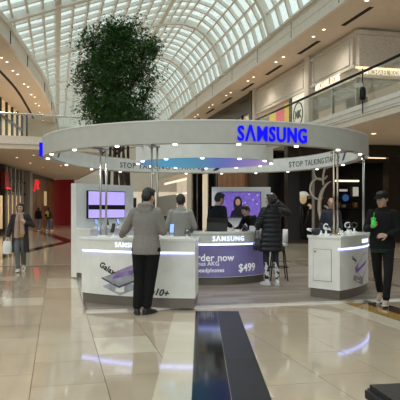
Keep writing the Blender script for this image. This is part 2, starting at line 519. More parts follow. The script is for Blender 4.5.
for i in range(len(PROF) - 1):
    (t0, z0), (t1, z1) = PROF[i], PROF[i + 1]
    q = MB(); d = Vector((t1 - t0, z1 - z0)).normalized(); nr = Vector((-d.y, d.x)) * 0.02
    vs = []
    for e in (0, 1):
        for s in (0.04, SD - .04):
            for (t, z) in ((t0, z0), (t1, z1)):
                vs.append(W(s, t + nr.x * e, z + nr.y * e))
    q.add(vs, [[0, 1, 3, 2], [4, 6, 7, 5], [0, 4, 5, 1], [2, 3, 7, 6], [0, 2, 6, 4], [1, 5, 7, 3]])
    me = q.mesh('glass_pane'); me.materials.append(M('vault_glass'))
    for k in range(NR - 1):
        s = S0 + SD * k
        mid = W(s + SD / 2, (t0 + t1) / 2, (z0 + z1) / 2)
        vis = mid.y > 5 and -25 < sx(mid) < 360 and -30 < sy(mid) < 130
        panes.append((0 if vis else 1, mid.y, s, me, q))
panes.sort(key=lambda p: (p[0], p[1]))
for v, y, s, me, q in panes[:300]:
    o = bpy.data.objects.new('glass_pane', me); COL.objects.link(o); o.parent = vault; o.location = W(s, 0, 0)
rest = MB()
for v, y, s, me, q in panes[300:]:
    off = W(s, 0, 0); rest.add([p + off for p in q.v], q.f)
o = rest.build('glass_panes_beyond', 'vault_glass', vault); o['kind'] = 'stuff'

# ------------------------------------------------------------------ right side of the mall
SC = 21.8                                                     # where the upper shopfront turns
right_slab = MB()
quad_w(right_slab, -8, 58, EDGE + .06, 22, SLAB_B + .10, SLAB_T)
rs = struct(right_slab.build('ceiling_right_gallery', 'soffit'), 'upper gallery floor along the right side')
q = MB(); quad_w(q, -8, 58, EDGE, EDGE + .08, SLAB_B + .20, SLAB_T + .06); q.build('fascia', 'plaster_white', rs)
q = MB(); quad_w(q, -8, 58, EDGE + .03, EDGE + .10, SLAB_B, SLAB_B + .19); q.build('fascia_lip', 'plaster', rs)
q = MB(); quad_w(q, -8, 58, EDGE + .10, 22, SLAB_B + .04, SLAB_B + .099); q.build('soffit', 'soffit', rs)
roof_r = MB(); quad_w(roof_r, -8, 62, EDGE + .10, 22, SOF, SOF + .5)
rr = struct(roof_r.build('ceiling_right_upper', 'soffit'), 'lit soffit above the right upper gallery')
q = MB(); quad_w(q, -8, 62, EDGE, EDGE + .12, SOF - .05, SPR + .1); q.build('fascia', 'plaster_white', rr)
q = MB(); quad_w(q, -8, 62, EDGE - .05, EDGE, SPR - .14, SPR + .02); q.build('cornice', 'plaster_white', rr)
q = MB(); quad_w(q, -8, 62, EDGE - .03, EDGE, SOF - .06, SOF + .04); q.build('lower_bead', 'plaster_white', rr)
q = MB(); quad_w(q, -8, 62, EDGE - .02, EDGE, SOF + .34, SOF + .38); q.build('middle_bead', 'plaster_white', rr)
q = MB(); quad_w(q, -8, 58, EDGE - .03, EDGE, SLAB_T - .10, SLAB_T - .05); q.build('bead', 'plaster_white', rs)
q = MB(); quad_w(q, -8, 58, EDGE - .012, EDGE, SLAB_B + .26, SLAB_B + .275); q.build('shadow_gap', 'grey_board', rs)
for k in range(9):
    s = 15 + 4.4 * k
    q = MB(); quad_w(q, s, s + 2.2, 10.62, 10.80, SOF - .012, SOF + .05); q.build('air_slot', 'shadow_void', rr)
    q = MB(); quad_w(q, s, s + .03, EDGE - .012, EDGE, SOF - .05, SPR - .14); q.build('joint', 'shadow_void', rr)
ORD = 'nearest,second nearest,third nearest,fourth nearest,fifth nearest,sixth nearest,seventh nearest,eighth nearest,ninth nearest,tenth nearest,eleventh nearest,twelfth nearest,thirteenth nearest,fourteenth nearest,fifteenth nearest,sixteenth nearest,seventeenth nearest,eighteenth nearest,nineteenth nearest,twentieth nearest,twenty-first nearest,twenty-second nearest,twenty-third nearest,twenty-fourth nearest'.split(',')
def in_frame(p): return 0 <= sx(p) <= 400 and 0 <= sy(p) <= 400
def downlight_row(pts, rad, where, group, matl='lamp_warm'):
    first = None
    for k, p in enumerate(sorted((q for q in pts if in_frame(q)), key=lambda q: q.y)):
        if first is None: o = first = downlight(p, rad, '', group, matl)
        else: o = copy_of(first, None, p)
        o['label'] = ORD[k] + ' small round downlight ' + where
def downlight(p, rad, label, group, matl='lamp_warm'):
    q = MB(); q.cur = 0
    q.lathe([(rad * 1.35, 0.0), (rad * 1.35, -.02), (rad * 1.05, -.025), (rad, -.012)], (0, 0, 0), 12)
    q.cur = 1; q.lathe([(rad, -.011), (rad, -.016)], (0, 0, 0), 12)
    o = q.build('downlight', ['plaster_white', matl]); o.location = p
    return tag(o, label, 'downlight', group)
downlight_row([W(12.9 + 4.4 * k + ds, 10.2, SOF) for k in range(9) for ds in (.5, 1.5)], .065, 'in the soffit above the right upper gallery', 'downlights of the right upper soffit')
for k in range(9): spot_lamp('downlight_beam', W(13.9 + 4.4 * k, 10.2, SOF - .06), WARM_UP, WARM)
pts = [W(s, t, SLAB_B + .04) for s, t in ((12.5, 11.4), (16.5, 11.4), (20.5, 11.4), (15.0, 13.5), (20.0, 13.6))]
downlight_row(pts, .09, 'in the ceiling over the right ground floor walkway', 'downlights over the right walkway')
for q_ in pts: spot_lamp('downlight_beam', q_ - Vector((0, 0, .06)), WARM_GND, WARM)

# upper shopfronts
UF = 11.35
wall_ru = struct_root('wall_right_upper', 'upper shopfronts on the right with cream relief panels')
def slab_w(name, material, s0, s1, t0, t1, z0, z1, parent):
    q = MB(); quad_w(q, s0, s1, t0, t1, z0, z1); return q.build(name, material, parent)
# along the mall, facing the void
slab_w('bulkhead', 'plaster', SC, 60, UF + .12, UF + .5, 6.62, SOF, wall_ru)
S_PIL = (26.2, 31.7)
slab_w('relief_panel', 'relief', SC + .25, 26.0, UF, UF + .12, 7.12, 8.25, wall_ru)
slab_w('relief_panel', 'relief', 26.75, 34.0, UF, UF + .12, 7.12, 8.25, wall_ru)
slab_w('window_frame', 'black_panel', 28.4, 28.7, UF - .05, UF + .05, SLAB_T, 6.98, wall_ru)
for s0, s1 in ((SC + .45, 25.8), (26.95, 33.8)):
    for z0, z1, a_, b_ in ((7.20, 7.25, s0, s1), (8.10, 8.15, s0, s1), (7.20, 8.15, s0, s0 + .06), (7.20, 8.15, s1 - .06, s1)):
        slab_w('panel_frame', 'pilaster', a_, b_, UF - .04, UF, z0, z1, wall_ru)
for z in (7.02, 8.26):
    slab_w('moulding', 'pilaster', SC, 26.1, UF - .04, UF + .12, z, z + .09, wall_ru)
    slab_w('moulding', 'pilaster', 26.7, 34.05, UF - .04, UF + .12, z, z + .09, wall_ru)
slab_w('pilaster', 'pilaster', 26.15, 26.65, UF - .10, UF + .4, SLAB_T, SOF, wall_ru)
slab_w('pilaster', 'pilaster', 34.05, 34.45, UF - .10, UF + .4, SLAB_T, SOF, wall_ru)
slab_w('black_pilaster', 'black_panel', 34.5, 35.0, UF - .14, UF + .4, SLAB_T, SOF, wall_ru)
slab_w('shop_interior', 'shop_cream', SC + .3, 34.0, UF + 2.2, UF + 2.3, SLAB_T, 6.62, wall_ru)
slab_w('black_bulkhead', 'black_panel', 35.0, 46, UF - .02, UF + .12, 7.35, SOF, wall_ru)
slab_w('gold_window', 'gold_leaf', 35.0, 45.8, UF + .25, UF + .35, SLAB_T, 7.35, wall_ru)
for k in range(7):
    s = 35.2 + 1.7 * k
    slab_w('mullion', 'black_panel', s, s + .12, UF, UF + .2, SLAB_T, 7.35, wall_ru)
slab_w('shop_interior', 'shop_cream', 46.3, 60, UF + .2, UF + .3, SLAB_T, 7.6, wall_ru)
for s in (24.0, 27.2, 29.0):
    slab_w('window_mullion', 'steel', s, s + .07, UF + .06, UF + .16, SLAB_T, 6.62, wall_ru)
for s0, s1 in ((SC + .1, 24.0), (24.07, 26.15), (26.65, 28.9)):
    slab_w('window_pane', 'shop_glass', s0, s1, UF + .10, UF + .12, SLAB_T, 6.62, wall_ru)
# the return, facing down the mall toward the viewer
slab_w('bulkhead_return', 'plaster', SC, SC + .4, UF + .5, 22, 6.62, SOF, wall_ru)
slab_w('relief_panel', 'relief', SC - .12, SC, UF + .1, 22, 7.02, 8.25, wall_ru)
slab_w('moulding', 'pilaster', SC - .18, SC, UF - .04, 22, 8.26, 8.42, wall_ru)
slab_w('moulding', 'strip_warm', SC - .10, SC - .02, UF - .02, 22, 6.96, 7.0, wall_ru)  # glowing strip: the warm line of light is put into its colour
slab_w('shop_interior', 'shop_cream', SC + 3, SC + 3.1, UF + 2.4, 22, SLAB_T, 6.62, wall_ru)
slab_w('window_pane', 'shop_glass', SC + .05, SC + .07, UF + .1, 22, SLAB_T, 6.62, wall_ru)
slab_w('corner_post', 'steel', SC + .02, SC + .12, UF + .04, UF + .14, SLAB_T, 6.62, wall_ru)
slab_w('display_cabinet', 'grey_board', SC + 1.6, SC + 2.4, UF + .8, UF + 1.4, SLAB_T, 6.2, wall_ru)

# upper signs
def flat_sign(name, txt, size, origin, u, material, label, depth=.02, bold=0.002, spacing=1.0, tall=1.2):
    t = thing(name, label, 'sign', origin); x = 0.0
    for wd in txt.split():
        q = text_mesh(wd, size, depth / 2, bold, 0, spacing, 'LEFT'); wl = max(v.x for v in q.v)
        q.xf(lambda p: Vector((p.x + x, p.y * tall, p.z))); x += wl + size * .28
        on_plane(q, origin, u, (0, 0, 1)); q.build('word', material, t)
    return t
flat_sign('shop_sign', 'MICHAEL KORS', .335, W(25.45, UF - .06, 6.76), -AX, 'sign_lit', 'lit white MICHAEL KORS letters on the shopfront along the upper gallery', spacing=1.05)
flat_sign('shop_sign', 'MICHAEL KORS', .25, W(SC - .15, 11.62, 6.72), NX, 'sign_lit', 'lit white MICHAEL KORS letters on the shopfront facing down the mall', spacing=1.05)
sg = thing('logo_sign', 'cream panel with round black MK monogram on the upper gallery', 'sign', W(27.55, UF, 5.2))
q = MB(); quad_w(q, 26.75, 28.35, UF - .02, UF + .08, SLAB_T, 6.98); q.build('panel', 'poster_white', sg)
q = text_mesh('MK', .52, .02, .012); on_plane(q, W(27.55, UF - .03, 5.86), -AX, (0, 0, 1)); q.build('monogram', 'black_panel', sg)
q = MB(); q.torus(W(27.55, UF - .03, 6.04), .56, .035, AX, (0, 0, 1), 28, 6); q.build('ring', 'black_panel', sg)
ps = thing('window_poster', 'yellow and pink poster in an upper gallery window beside the monogram', 'poster', W(29.5, UF, 5.2))
q = MB(); quad_w(q, 28.75, 29.4, UF - .04, UF + .04, SLAB_T, 6.8); q.build('yellow_panel', 'poster_yellow', ps)
q = MB(); quad_w(q, 29.32, 30.6, UF - .04, UF + .04, SLAB_T, 6.7); q.build('pink_panel', 'poster_pink', ps)
q = MB(); quad_w(q, 30.62, 31.6, UF - .04, UF + .04, SLAB_T, 6.6); q.build('yellow_panel', 'poster_yellow', ps)

# balustrade of the right gallery
bal = thing('glass_balustrade', 'glass balustrade with dark handrail along the right upper gallery', 'balustrade', W(0, EDGE, SLAB_T))
for k in range(18):
    s = 8.2 + 2.4 * k
    q = MB(); quad_w(q, s + .02, s + 2.38, EDGE + .05, EDGE + .064, SLAB_T + .06, SLAB_T + 1.07); q.build('pane', 'clear_glass', bal)
q = MB(); a, c = W(8, EDGE + .057, SLAB_T + 1.10), W(51.5, EDGE + .057, SLAB_T + 1.10); q.tube(a, c, .045, .045, 10); q.build('handrail', 'black_metal', bal, smooth=True)
cm = thing('security_camera', 'black hanging speaker camera on a thin pole by the right balustrade', 'camera', W(17.55, EDGE - .10, SLAB_B + .25))
pc = W(17.55, EDGE - .10, 0)
q = MB(); q.tube(pc + Vector((0, 0, SLAB_B + .25)), pc + Vector((0, 0, 5.9)), .02, .02, 8); q.build('pole', 'black_metal', cm)
q = MB(); q.lathe([(.05, 0), (.10, .04), (.10, .34), (.06, .42)], (pc.x, pc.y, 4.88), 14); q.build('housing', 'black_metal', cm, smooth=True)
q = MB(); q.obox(pc + Vector((-.13, 0, .0)) + Vector((0, 0, 5.36)), (1, 0, 0), (0, 1, 0), (0, 0, 1), .12, .06, .06); q.build('bracket', 'steel', cm)

# ground floor shop on the right: black frontage facing the viewer and along the mall
SG = 24.6
wall_rg = struct_root('wall_right', 'black ground floor shopfronts on the right')
slab_w('frontage', 'black_panel', SG + 2.6, SG + 2.8, EDGE + .2, 22, 0, SLAB_B, wall_rg)
slab_w('portal_head', 'dark_brown', SG, SG + .5, 10.3, 22, 3.55, SLAB_B + .03, wall_rg)
slab_w('portal_head', 'dark_brown', SG - .5, SG, 13.2, 22, 3.75, SLAB_B + .03, wall_rg)
slab_w('light_cove', 'strip_warm', SG - .02, SG, 12.6, 13.8, 4.06, 4.12, wall_rg)
slab_w('light_cove', 'strip_warm', SG - .04, SG - .01, 12.7, 14.4, 3.72, 3.80, wall_rg)
slab_w('portal_post', 'black_panel', SG, SG + .4, EDGE + .15, EDGE + .7, 0, SLAB_B, wall_rg)
slab_w('portal_post', 'dark_brown', SG - .3, SG + .2, 14.25, 14.9, 0, SLAB_B, wall_rg)
slab_w('shelf_light', 'strip_warm', SG + 2.5, SG + 2.6, 12.5, 14.3, 2.80, 2.88, wall_rg)
slab_w('back_shelf', 'dark_brown', SG + 2.3, SG + 2.6, 12.3, 14.2, 1.5, 1.56, wall_rg)
slab_w('back_shelf', 'dark_brown', SG + 2.3, SG + 2.6, 12.3, 14.2, 0.9, 0.96, wall_rg)
slab_w('plinth', 'dark_brown', SG - .1, SG + .5, EDGE + .1, 10.6, 0, .12, wall_rg)
# swirl panel
pn = thing('swirl_panel', 'dark panel with pale swirling vine relief beside the black shopfront', 'panel', W(SG, 11.0, 0))
q = MB(); quad_w(q, SG, SG + .1, 10.78, 11.75, 0.1, 3.55); q.build('board', 'dark_brown', pn)
q = MB(); quad_w(q, SG - .06, SG, 10.74, 10.84, 0.1, 3.55); q.build('frame', 'grey_board', pn)
def swirl(pts, r):
    q = MB(); q.path([W(SG - .03, t, z) for t, z in pts], r, 6); q.build('vine', 'pilaster', pn, smooth=True)
def arc_pts(ct, cz, rt_, rz, a0, a1, n=14):
    return [(ct + rt_ * math.cos(math.radians(a0 + (a1 - a0) * i / n)), cz + rz * math.sin(math.radians(a0 + (a1 - a0) * i / n))) for i in range(n + 1)]
swirl(arc_pts(11.75, 1.55, .68, 1.15, 250, 100), [.02 + .07 * math.sin(PI * i / 14) for i in range(15)])
swirl(arc_pts(11.05, 2.35, .40, .45, 300, 60), [.03 + .02 * math.sin(PI * i / 14) for i in range(15)])
swirl(arc_pts(11.15, 3.10, .34, .36, 20, 330), .04)
swirl(arc_pts(11.55, 2.75, .30, .70, 200, 80), .05)
swirl(arc_pts(11.30, 1.05, .30, .55, 90, -90), .045)
# shop displays
def glow_box(name, label, cat, s, t, z, hw, hh, material):
    q = MB(); quad_w(q, s, s + .08, t - hw, t + hw, z - hh, z + hh)
    return tag(rebase(q.build(name, material)), label, cat)
for k, (tt, zz, w_, h_, mt_, lb) in enumerate((
        (12.62, 2.42, .26, .055, 'sign_dim', 'small amber lit shelf sign in the black shop'),
        (13.45, 2.38, .20, .05, 'poster_white', 'small white lit shelf sign beside the capped man'),
        (14.1, 2.32, .13, .22, 'poster_white', 'bright white display panel at the right edge of the black shop'))):
    glow_box('shelf_sign', lb, 'sign', SG + 2.44, tt, zz, w_, h_, mt_)
mat('screen_blue', (0.05, 0.12, 0.35), 0.4, emit=0.4)
q = MB(); q.lathe([(.16, 0), (.17, .02), (.16, .05)], (0, 0, 0), 18); q.xf(lambda p: W(SG + 2.46 - p.z, 13.55 + p.x, 2.02 + p.y))
tag(rebase(q.build('round_display', 'screen_blue')), 'round blue lit display disc in the black shop', 'display')
bust = thing('display_bust', 'mannequin bust with a white cap lit in the black shop doorway', 'mannequin', W(SG + 2.2, 11.22, 0))
c = W(SG + 2.1, 11.22, 1.95)
q = MB(); q.ell(c, .17, .17, .24); q.build('head', 'sign_dim', bust, smooth=True)
q = MB(); q.ell(c + Vector((0, 0, .22)), .24, .24, .14); q.loft([(c + Vector((0, -.1, .16)), .30, .28), (c + Vector((0, -.1, .20)), .28, .26)], 16); q.build('cap', 'poster_white', bust, smooth=True)
q = MB(); q.loft([(c + Vector((0, 0, -.25)), .08, .08), (c + Vector((0, 0, -.36)), .30, .16), (c + Vector((0, 0, -.9)), .24, .15), (c + Vector((0, 0, -1.2)), .10, .10), (Vector((c.x, c.y, 0)), .10, .10)], 14)
q.build('torso', 'black_panel', bust, smooth=True)
for k, (dt, dz, hh, mt_, lb) in enumerate(((-.42, -.42, .16, 'sign_dim', 'amber lit jar left of the capped mannequin bust'), (-.45, .05, .10, 'poster_white', 'white lit jar left of the capped mannequin bust'), (.40, -.35, .12, 'sign_dim', 'amber lit jar right of the capped mannequin bust'), (.42, .10, .10, 'grey_board', 'grey jar right of the capped mannequin bust'))):
    q = MB(); q.lathe([(.09, -hh), (.11, -hh * .3), (.10, hh * .5), (.05, hh * .8), (.06, hh)], (0, 0, 0), 12); q.xf(lambda p: p + W(SG + 2.3, 11.22 + dt, 1.95 + dz))
    tag(rebase(q.build('display_jar', mt_, smooth=True)), lb, 'jar')
    q2 = MB(); quad_w(q2, SG + 2.2, SG + 2.6, 11.22 + dt - .13, 11.22 + dt + .13, 1.95 + dz - hh - .03, 1.95 + dz - hh); q2.build('jar_ledge', 'dark_brown', wall_rg)
for k in range(3):
    downlight(W(SG + 1.2, 10.95 + .30 * k, SLAB_B + .04), .06, ('left', 'middle', 'right')[k] + ' one of three tiny white downlights above the capped mannequin bust', 'downlights of the black shop', 'lamp_white')
# boxes on the black shop's shelves
for k in range(6):
    tt = 12.45 + .30 * k
    q = MB(); quad_w(q, SG + 2.34, SG + 2.52, tt, tt + .17, 1.56, 1.56 + .14 + .05 * (k % 3))
    lab = ['first', 'second', 'third', 'fourth', 'fifth', 'sixth'][k]
    tag(rebase(q.build('gift_box', ['grey_board', 'dark_brown', 'stone_gold'][k % 3])), f'{lab} small box from the left on the upper shelf of the black shop', 'box', 'boxes on the black shop shelf')

# ground floor along the mall, receding behind the kiosk
slab_w('frontage', 'dark_brown', SG + 2.8, 34, EDGE + .25, EDGE + .5, 0, SLAB_B, wall_rg)
slab_w('timber_panel', 'wood_orange', 30.6, 36.2, EDGE + .12, EDGE + .26, 0, 3.9, wall_rg)
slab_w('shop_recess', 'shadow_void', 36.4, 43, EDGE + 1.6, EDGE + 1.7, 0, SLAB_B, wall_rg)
for s in (36.3, 38.4, 41.6, 43.1): slab_w('frame_post', 'black_panel', s, s + .28, EDGE + .1, EDGE + .45, 0, SLAB_B, wall_rg)
slab_w('column', 'plaster', 43.5, 45.0, EDGE + .05, EDGE + .6, 0, SLAB_B, wall_rg)
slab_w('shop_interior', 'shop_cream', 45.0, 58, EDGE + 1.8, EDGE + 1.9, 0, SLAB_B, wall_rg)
slab_w('light_cove', 'sign_lit', 46, 57, EDGE + .4, EDGE + .5, 3.80, 3.98, wall_rg)
slab_w('light_cove', 'sign_lit', 46, 53.5, EDGE + .8, EDGE + .9, 2.75, 2.87, wall_rg)
slab_w('lit_niche', 'sign_dim', 47, 50, EDGE + 1.5, EDGE + 1.6, 3.1, 3.55, wall_rg)
slab_w('hoarding', 'grey_board', 49, 57.5, EDGE - .1, EDGE + .05, .9, 2.7, wall_rg)

# ------------------------------------------------------------------ far end
wall_e = struct_root('wall_end', 'pale far end of the mall behind the kiosk')
E0, E1 = Vector((-13.4, 57.5)), Vector((-2.0, 60.2))
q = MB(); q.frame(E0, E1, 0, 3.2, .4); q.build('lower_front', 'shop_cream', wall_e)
q = MB(); q.frame(E0, E1, 3.2, 6.2, .4); q.build('upper_front', 'plaster_white', wall_e)
q = MB(); q.frame(E0, E1, 6.2, 9.3, .4); q.build('clerestory', 'plaster', wall_e)
for k in range(6):
    a = E0 + (E1 - E0) * (.06 + .155 * k); c = E0 + (E1 - E0) * (.06 + .155 * k + .11)
    q = MB(); q.frame(a + Vector((.0, -.12)), c + Vector((.0, -.12)), .05, 2.6, .1); q.build('shop_window', 'dark_brown', wall_e)

# ------------------------------------------------------------------ left side of the mall
def poly_slab(name, edge, back, z0, z1, material, parent=None):
    q = MB(); q.prism([tuple(p) for p in edge] + [tuple(p) for p in back], z0, z1)
    return q.build(name, material, parent)
def ribbon(name, edge, z0, z1, th, material, parent):
    q = MB(); n = len(edge); left = []
    for i, p in enumerate(edge):
        a = Vector(edge[max(i - 1, 0)]); c = Vector(edge[min(i + 1, n - 1)]); d = (c - a).normalized()
        left.append((p[0] - d.y * th, p[1] + d.x * th))
    for i, p in enumerate(edge):
        l = left[i]
        q.v += [Vector((p[0], p[1], z0)), Vector((l[0], l[1], z0)), Vector((l[0], l[1], z1)), Vector((p[0], p[1], z1))]
    for i in range(n - 1):
        for k in range(4): q.f.append([4 * i + k, 4 * i + (k + 1) % 4, 4 * i + 4 + (k + 1) % 4, 4 * i + 4 + k]); q.mi.append(0)
    q.f.append([0, 1, 2, 3]); e = 4 * (n - 1); q.f.append([e + 3, e + 2, e + 1, e]); q.mi += [0, 0]
    return q.build(name, material, parent)
def smooth_line(pts, n=6):                             # Catmull-Rom
    out = []
    P = [Vector(p) for p in pts]; P = [P[0] * 2 - P[1]] + P + [P[-1] * 2 - P[-2]]
    for i in range(1, len(P) - 2):
        for k in range(n):
            t = k / n; a, b_, c, d = P[i - 1:i + 3]
            out.append(tuple(0.5 * ((2 * b_) + (c - a) * t + (2 * a - 5 * b_ + 4 * c - d) * t * t + (3 * b_ - a - 3 * c + d) * t ** 3)))
    out.append(tuple(P[-2])); return out
UL = smooth_line([(-7.4, 14), (-7.7, 19), (-8.0, 24.7), (-8.4, 28.6), (-9.1, 34.7), (-10.2, 41), (-11.7, 48.7), (-13.4, 57)])
roof_l = poly_slab('ceiling_left_upper', UL, [(-22, 57), (-22, 14)], 8.40, 8.9, 'soffit')
struct(roof_l, 'curving lit soffit above the left upper gallery')
ribbon('fascia', [(x + .02, y) for x, y in UL], 8.34, 9.05, -.12, 'plaster_white', roof_l)
ribbon('cornice', [(x + .14, y) for x, y in UL], 8.92, 9.16, -.10, 'plaster_white', roof_l)
ribbon('air_slot', [(x - 1.35, y) for x, y in UL[8:40]], 8.385, 8.42, .16, 'shadow_void', roof_l)
for i in range(7, 40, 6):
    x, y = UL[i]; q = MB(); q.box(x + .12, x + .165, y, y + .05, 8.36, 8.9); q.build('joint', 'shadow_void', roof_l)
downlight_row([Vector((UL[i][0] - .75, UL[i][1] + dy, 8.40)) for i in range(8, 42, 3) for dy in (0, .8)], .065, 'in the curving soffit above the left upper gallery', 'downlights of the left upper soffit')
for i in range(8, 35, 3): spot_lamp('downlight_beam', (UL[i][0] - .75, UL[i][1] + .4, 8.34), WARM_UP, WARM)
LL = smooth_line([(-15, 26.6), (-11.5, 27.0), (-9.1, 27.7), (-7.0, 28.5), (-5.3, 29.5), (-4.3, 31.2), (-4.6, 34), (-6.4, 40), (-9.4, 50), (-11.6, 57.2)])
slab_l = poly_slab('ceiling_left_gallery', LL, [(-24, 57.2), (-24, 26.6)], SLAB_B + .05, SLAB_T, 'soffit')
struct(slab_l, 'curved upper gallery floor on the left')
ribbon('fascia', LL, SLAB_B + .22, SLAB_T + .06, -.06, 'plaster_white', slab_l)
ribbon('fascia_lip', LL, SLAB_B, SLAB_B + .20, -.03, 'plaster', slab_l)
pts = [Vector((x, y, SLAB_B + .05)) for x, y in ((-9.9, 33), (-10.3, 37), (-10.6, 41), (-10.9, 46), (-8.6, 31.5), (-8.9, 39))]
downlight_row(pts, .08, 'under the left upper gallery', 'downlights under the left gallery')
for q_ in pts: spot_lamp('downlight_beam', q_ - Vector((0, 0, .06)), WARM_GND, WARM)
bal = thing('glass_balustrade', 'curved glass balustrade with steel handrail on the left upper gallery', 'balustrade', (LL[12][0], LL[12][1], SLAB_T))
idx = list(range(0, 30, 3))
for a, c in zip(idx[:-1], idx[1:]):
    ribbon('pane', [(LL[i][0], LL[i][1] + .08) for i in range(a, c + 1)], SLAB_T + .06, SLAB_T + 1.05, .014, 'clear_glass', bal)
q = MB(); q.path([(x, y + .08, SLAB_T + 1.09) for x, y in LL[:31]], .045, 8); q.build('handrail', 'steel', bal, smooth=True)
for i in (3, 9, 15):
    x, y = LL[i]; q = MB(); q.box(x - .035, x + .035, y + .10, y + .15, SLAB_T, SLAB_T + 1.06); q.build('post', 'black_metal', bal)
# upper left shops
wall_lu = struct_root('wall_left_upper', 'upper shops on the left behind the balustrade')
q = MB(); q.frame((-12.0, 34), (-13.2, 45), SLAB_T, 8.4, .3); q.build('shop_window', 'shop_warm', wall_lu)
for k in range(7):
    p = Vector((-12.0, 34)).lerp(Vector((-13.2, 45)), k / 6.0)
    q = MB(); q.box(p.x, p.x + .14, p.y - .1, p.y + .1, SLAB_T, 8.4); q.build('mullion', 'black_panel', wall_lu)
q = MB(); q.frame((-12.0 + .02, 34), (-13.2 + .02, 45), 7.2, 7.4, -.1); q.build('transom', 'black_panel', wall_lu)
q = MB(); q.frame((-13.2, 45), (-11.6, 49.5), SLAB_T, 8.4, .3); q.build('pale_wall', 'plaster', wall_lu)
q = MB(); q.frame((-11.6, 49.5), (-13.2, 57), SLAB_T, 8.4, .3); q.build('pale_wall', 'plaster', wall_lu)
# ground shops on the left
wall_l = struct_root('wall_left', 'ground floor shopfronts on the left')
GL = [Vector((-11.0, 28)), Vector((-12.2, 38)), Vector((-12.75, 44.6)), Vector((-13.3, 55.5))]
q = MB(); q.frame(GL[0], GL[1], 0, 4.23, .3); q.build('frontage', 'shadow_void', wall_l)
q = MB(); q.frame(GL[1], GL[2], 0, 4.23, .3); q.build('frontage', 'dark_brown', wall_l)
def bar_on(a, b_, f0, f1, z0, z1, off, th, name, material):
    p, r_ = a.lerp(b_, f0), a.lerp(b_, f1)
    d = (b_ - a).normalized(); nrm = Vector((d.y, -d.x)) * off
    q = MB(); q.frame(p + nrm, r_ + nrm, z0, z1, th); return q.build(name, material, wall_l)
for k, f in enumerate((0, .18, .36, .54, .72, .9)):
    bar_on(GL[1], GL[2], f, f + .05, 0, 4.2, .16, .12, 'mullion', 'grey_board')
for z in (2.5, 3.3): bar_on(GL[1], GL[2], 0, 1, z, z + .10, .14, .10, 'transom', 'black_panel')
for k, (f, z, mtl) in enumerate(((.24, .5, 'shop_warm'), (.42, .5, 'shop_warm'), (.60, .5, 'shop_cream'), (.06, .5, 'shop_warm'))):
    bar_on(GL[1], GL[2], f, f + .10, .3, 2.4, .06, .05, 'lit_display', mtl)
for f in (.0, .25, .5, .75): bar_on(GL[0], GL[1], f, f + .03, 0, 4.2, .16, .12, 'mullion', 'grey_board')
bar_on(GL[0], GL[1], .3, .42, .3, 2.3, .06, .05, 'lit_display', 'shop_warm')
bar_on(GL[0], GL[1], .80, .92, .3, 2.3, .06, .05, 'lit_display', 'shop_warm')
bar_on(GL[2], GL[3], -.06, .02, 0, 4.23, .45, .6, 'stone_pier', 'grey_board')
for k in range(10):
    f0 = .02 + .098 * k
    bar_on(GL[2], GL[3], f0, f0 + .096, 0, 3.95, .02 + .015 * (k % 2), .2, 'timber_board', 'wood_orange')
bar_on(GL[2], GL[3], .02, 1.0, 3.95, 4.23, .04, .2, 'head', 'dark_brown')
bar_on(GL[2], GL[3], .58, .66, 1.8, 3.0, .10, .06, 'lit_niche', 'sign_dim')
q = MB(); q.frame((-13.45, 56.2), (-11.65, 56.2), 0, 4.23, .5); struct(q.build('wall_red', 'red_wall'), 'plain deep red wall at the end of the left shops')
# red signs on the left
s1 = thing('blade_sign', 'red lit blade sign with looping script hanging by the timber shopfront', 'sign', (-12.0, 46.2, 2.9))
pa = Vector((-12.35, 46.2, 3.35))
q = MB(); q.tube(pa + Vector((-.5, 0, .45)), pa + Vector((.05, 0, .45)), .02); q.build('arm', 'black_metal', s1)
q = MB(); q.path([pa + Vector((x, 0, z)) for x, z in ((-.22, -.52), (-.14, -.1), (-.02, .42), (-.12, .1), (.02, .08), (.10, .30), (.06, -.1), (.02, -.36), (.14, -.28))], .065, 8); q.build('script', 'red_lit', s1, smooth=True)
q = MB(); q.frame((-11.95, 36.6), (-12.12, 38.0), 2.72, 3.75, -.25)
tag(rebase(q.build('fascia_sign', 'red_wall')), 'dark red fascia box over the leftmost shop doorway', 'sign')
q = MB(); q.frame((-11.66, 36.6), (-11.83, 38.0), 2.72, 2.80, -.05)
tag(rebase(q.build('neon_strip', 'red_lit')), 'bright red light strip along the fascia box of the leftmost shop', 'light')
# wings out of view that close the place
q = MB(); quad_w(q, -8, 24, 21.8, 22, 0, 8.6); struct(q.build('wall_right_far', 'plaster'))
q = MB(); q.frame((-16, -8), (-16, 27), 0, 9.2, .3); struct(q.build('wall_left_far', 'plaster'))

# ------------------------------------------------------------------ kiosk
mat('kiosk_white', (0.74, 0.72, 0.69), 0.35)
mat('kiosk_gloss', (0.80, 0.79, 0.77), 0.15)
mat('ring_paint', (0.47, 0.44, 0.40), 0.45)
mat('plinth_steel', (0.17, 0.145, 0.125), 0.38, 0.3)
mat('led_blue', (0.62, 0.68, 1.0), 0.4, emit=3.5, ecol=(0.36, 0.42, 1.0))
mat('letter_blue', (0.0, 0.0, 0.35), 0.6, spec=0.0, emit=0.72, ecol=(0.012, 0.012, 1.0))
mat('letter_lit', (0.8, 0.88, 1.0), 0.4, emit=1.2, ecol=(0.66, 0.78, 1.0))
mat('letter_black', (0.015, 0.015, 0.02), 0.5)
mat('letter_navy', (0.012, 0.02, 0.12), 0.5)
mat('letter_white', (0.85, 0.85, 0.88), 0.5, emit=0.25)
mat('print_purple', (0.19, 0.165, 0.38), 0.45, var=0.25, scale=1.5, emit=0.10)
mat('phone_black', (0.01, 0.01, 0.012), 0.1)
mat('phone_glow', (0.25, 0.4, 0.9), 0.3, emit=0.6)
mat('print_silver', (0.33, 0.33, 0.38), 0.3, var=0.25, scale=8)
mat('print_grey', (0.07, 0.07, 0.10), 0.3, var=0.3, scale=9)
mat('print_violet', (0.20, 0.10, 0.42), 0.4, var=0.5, scale=12)
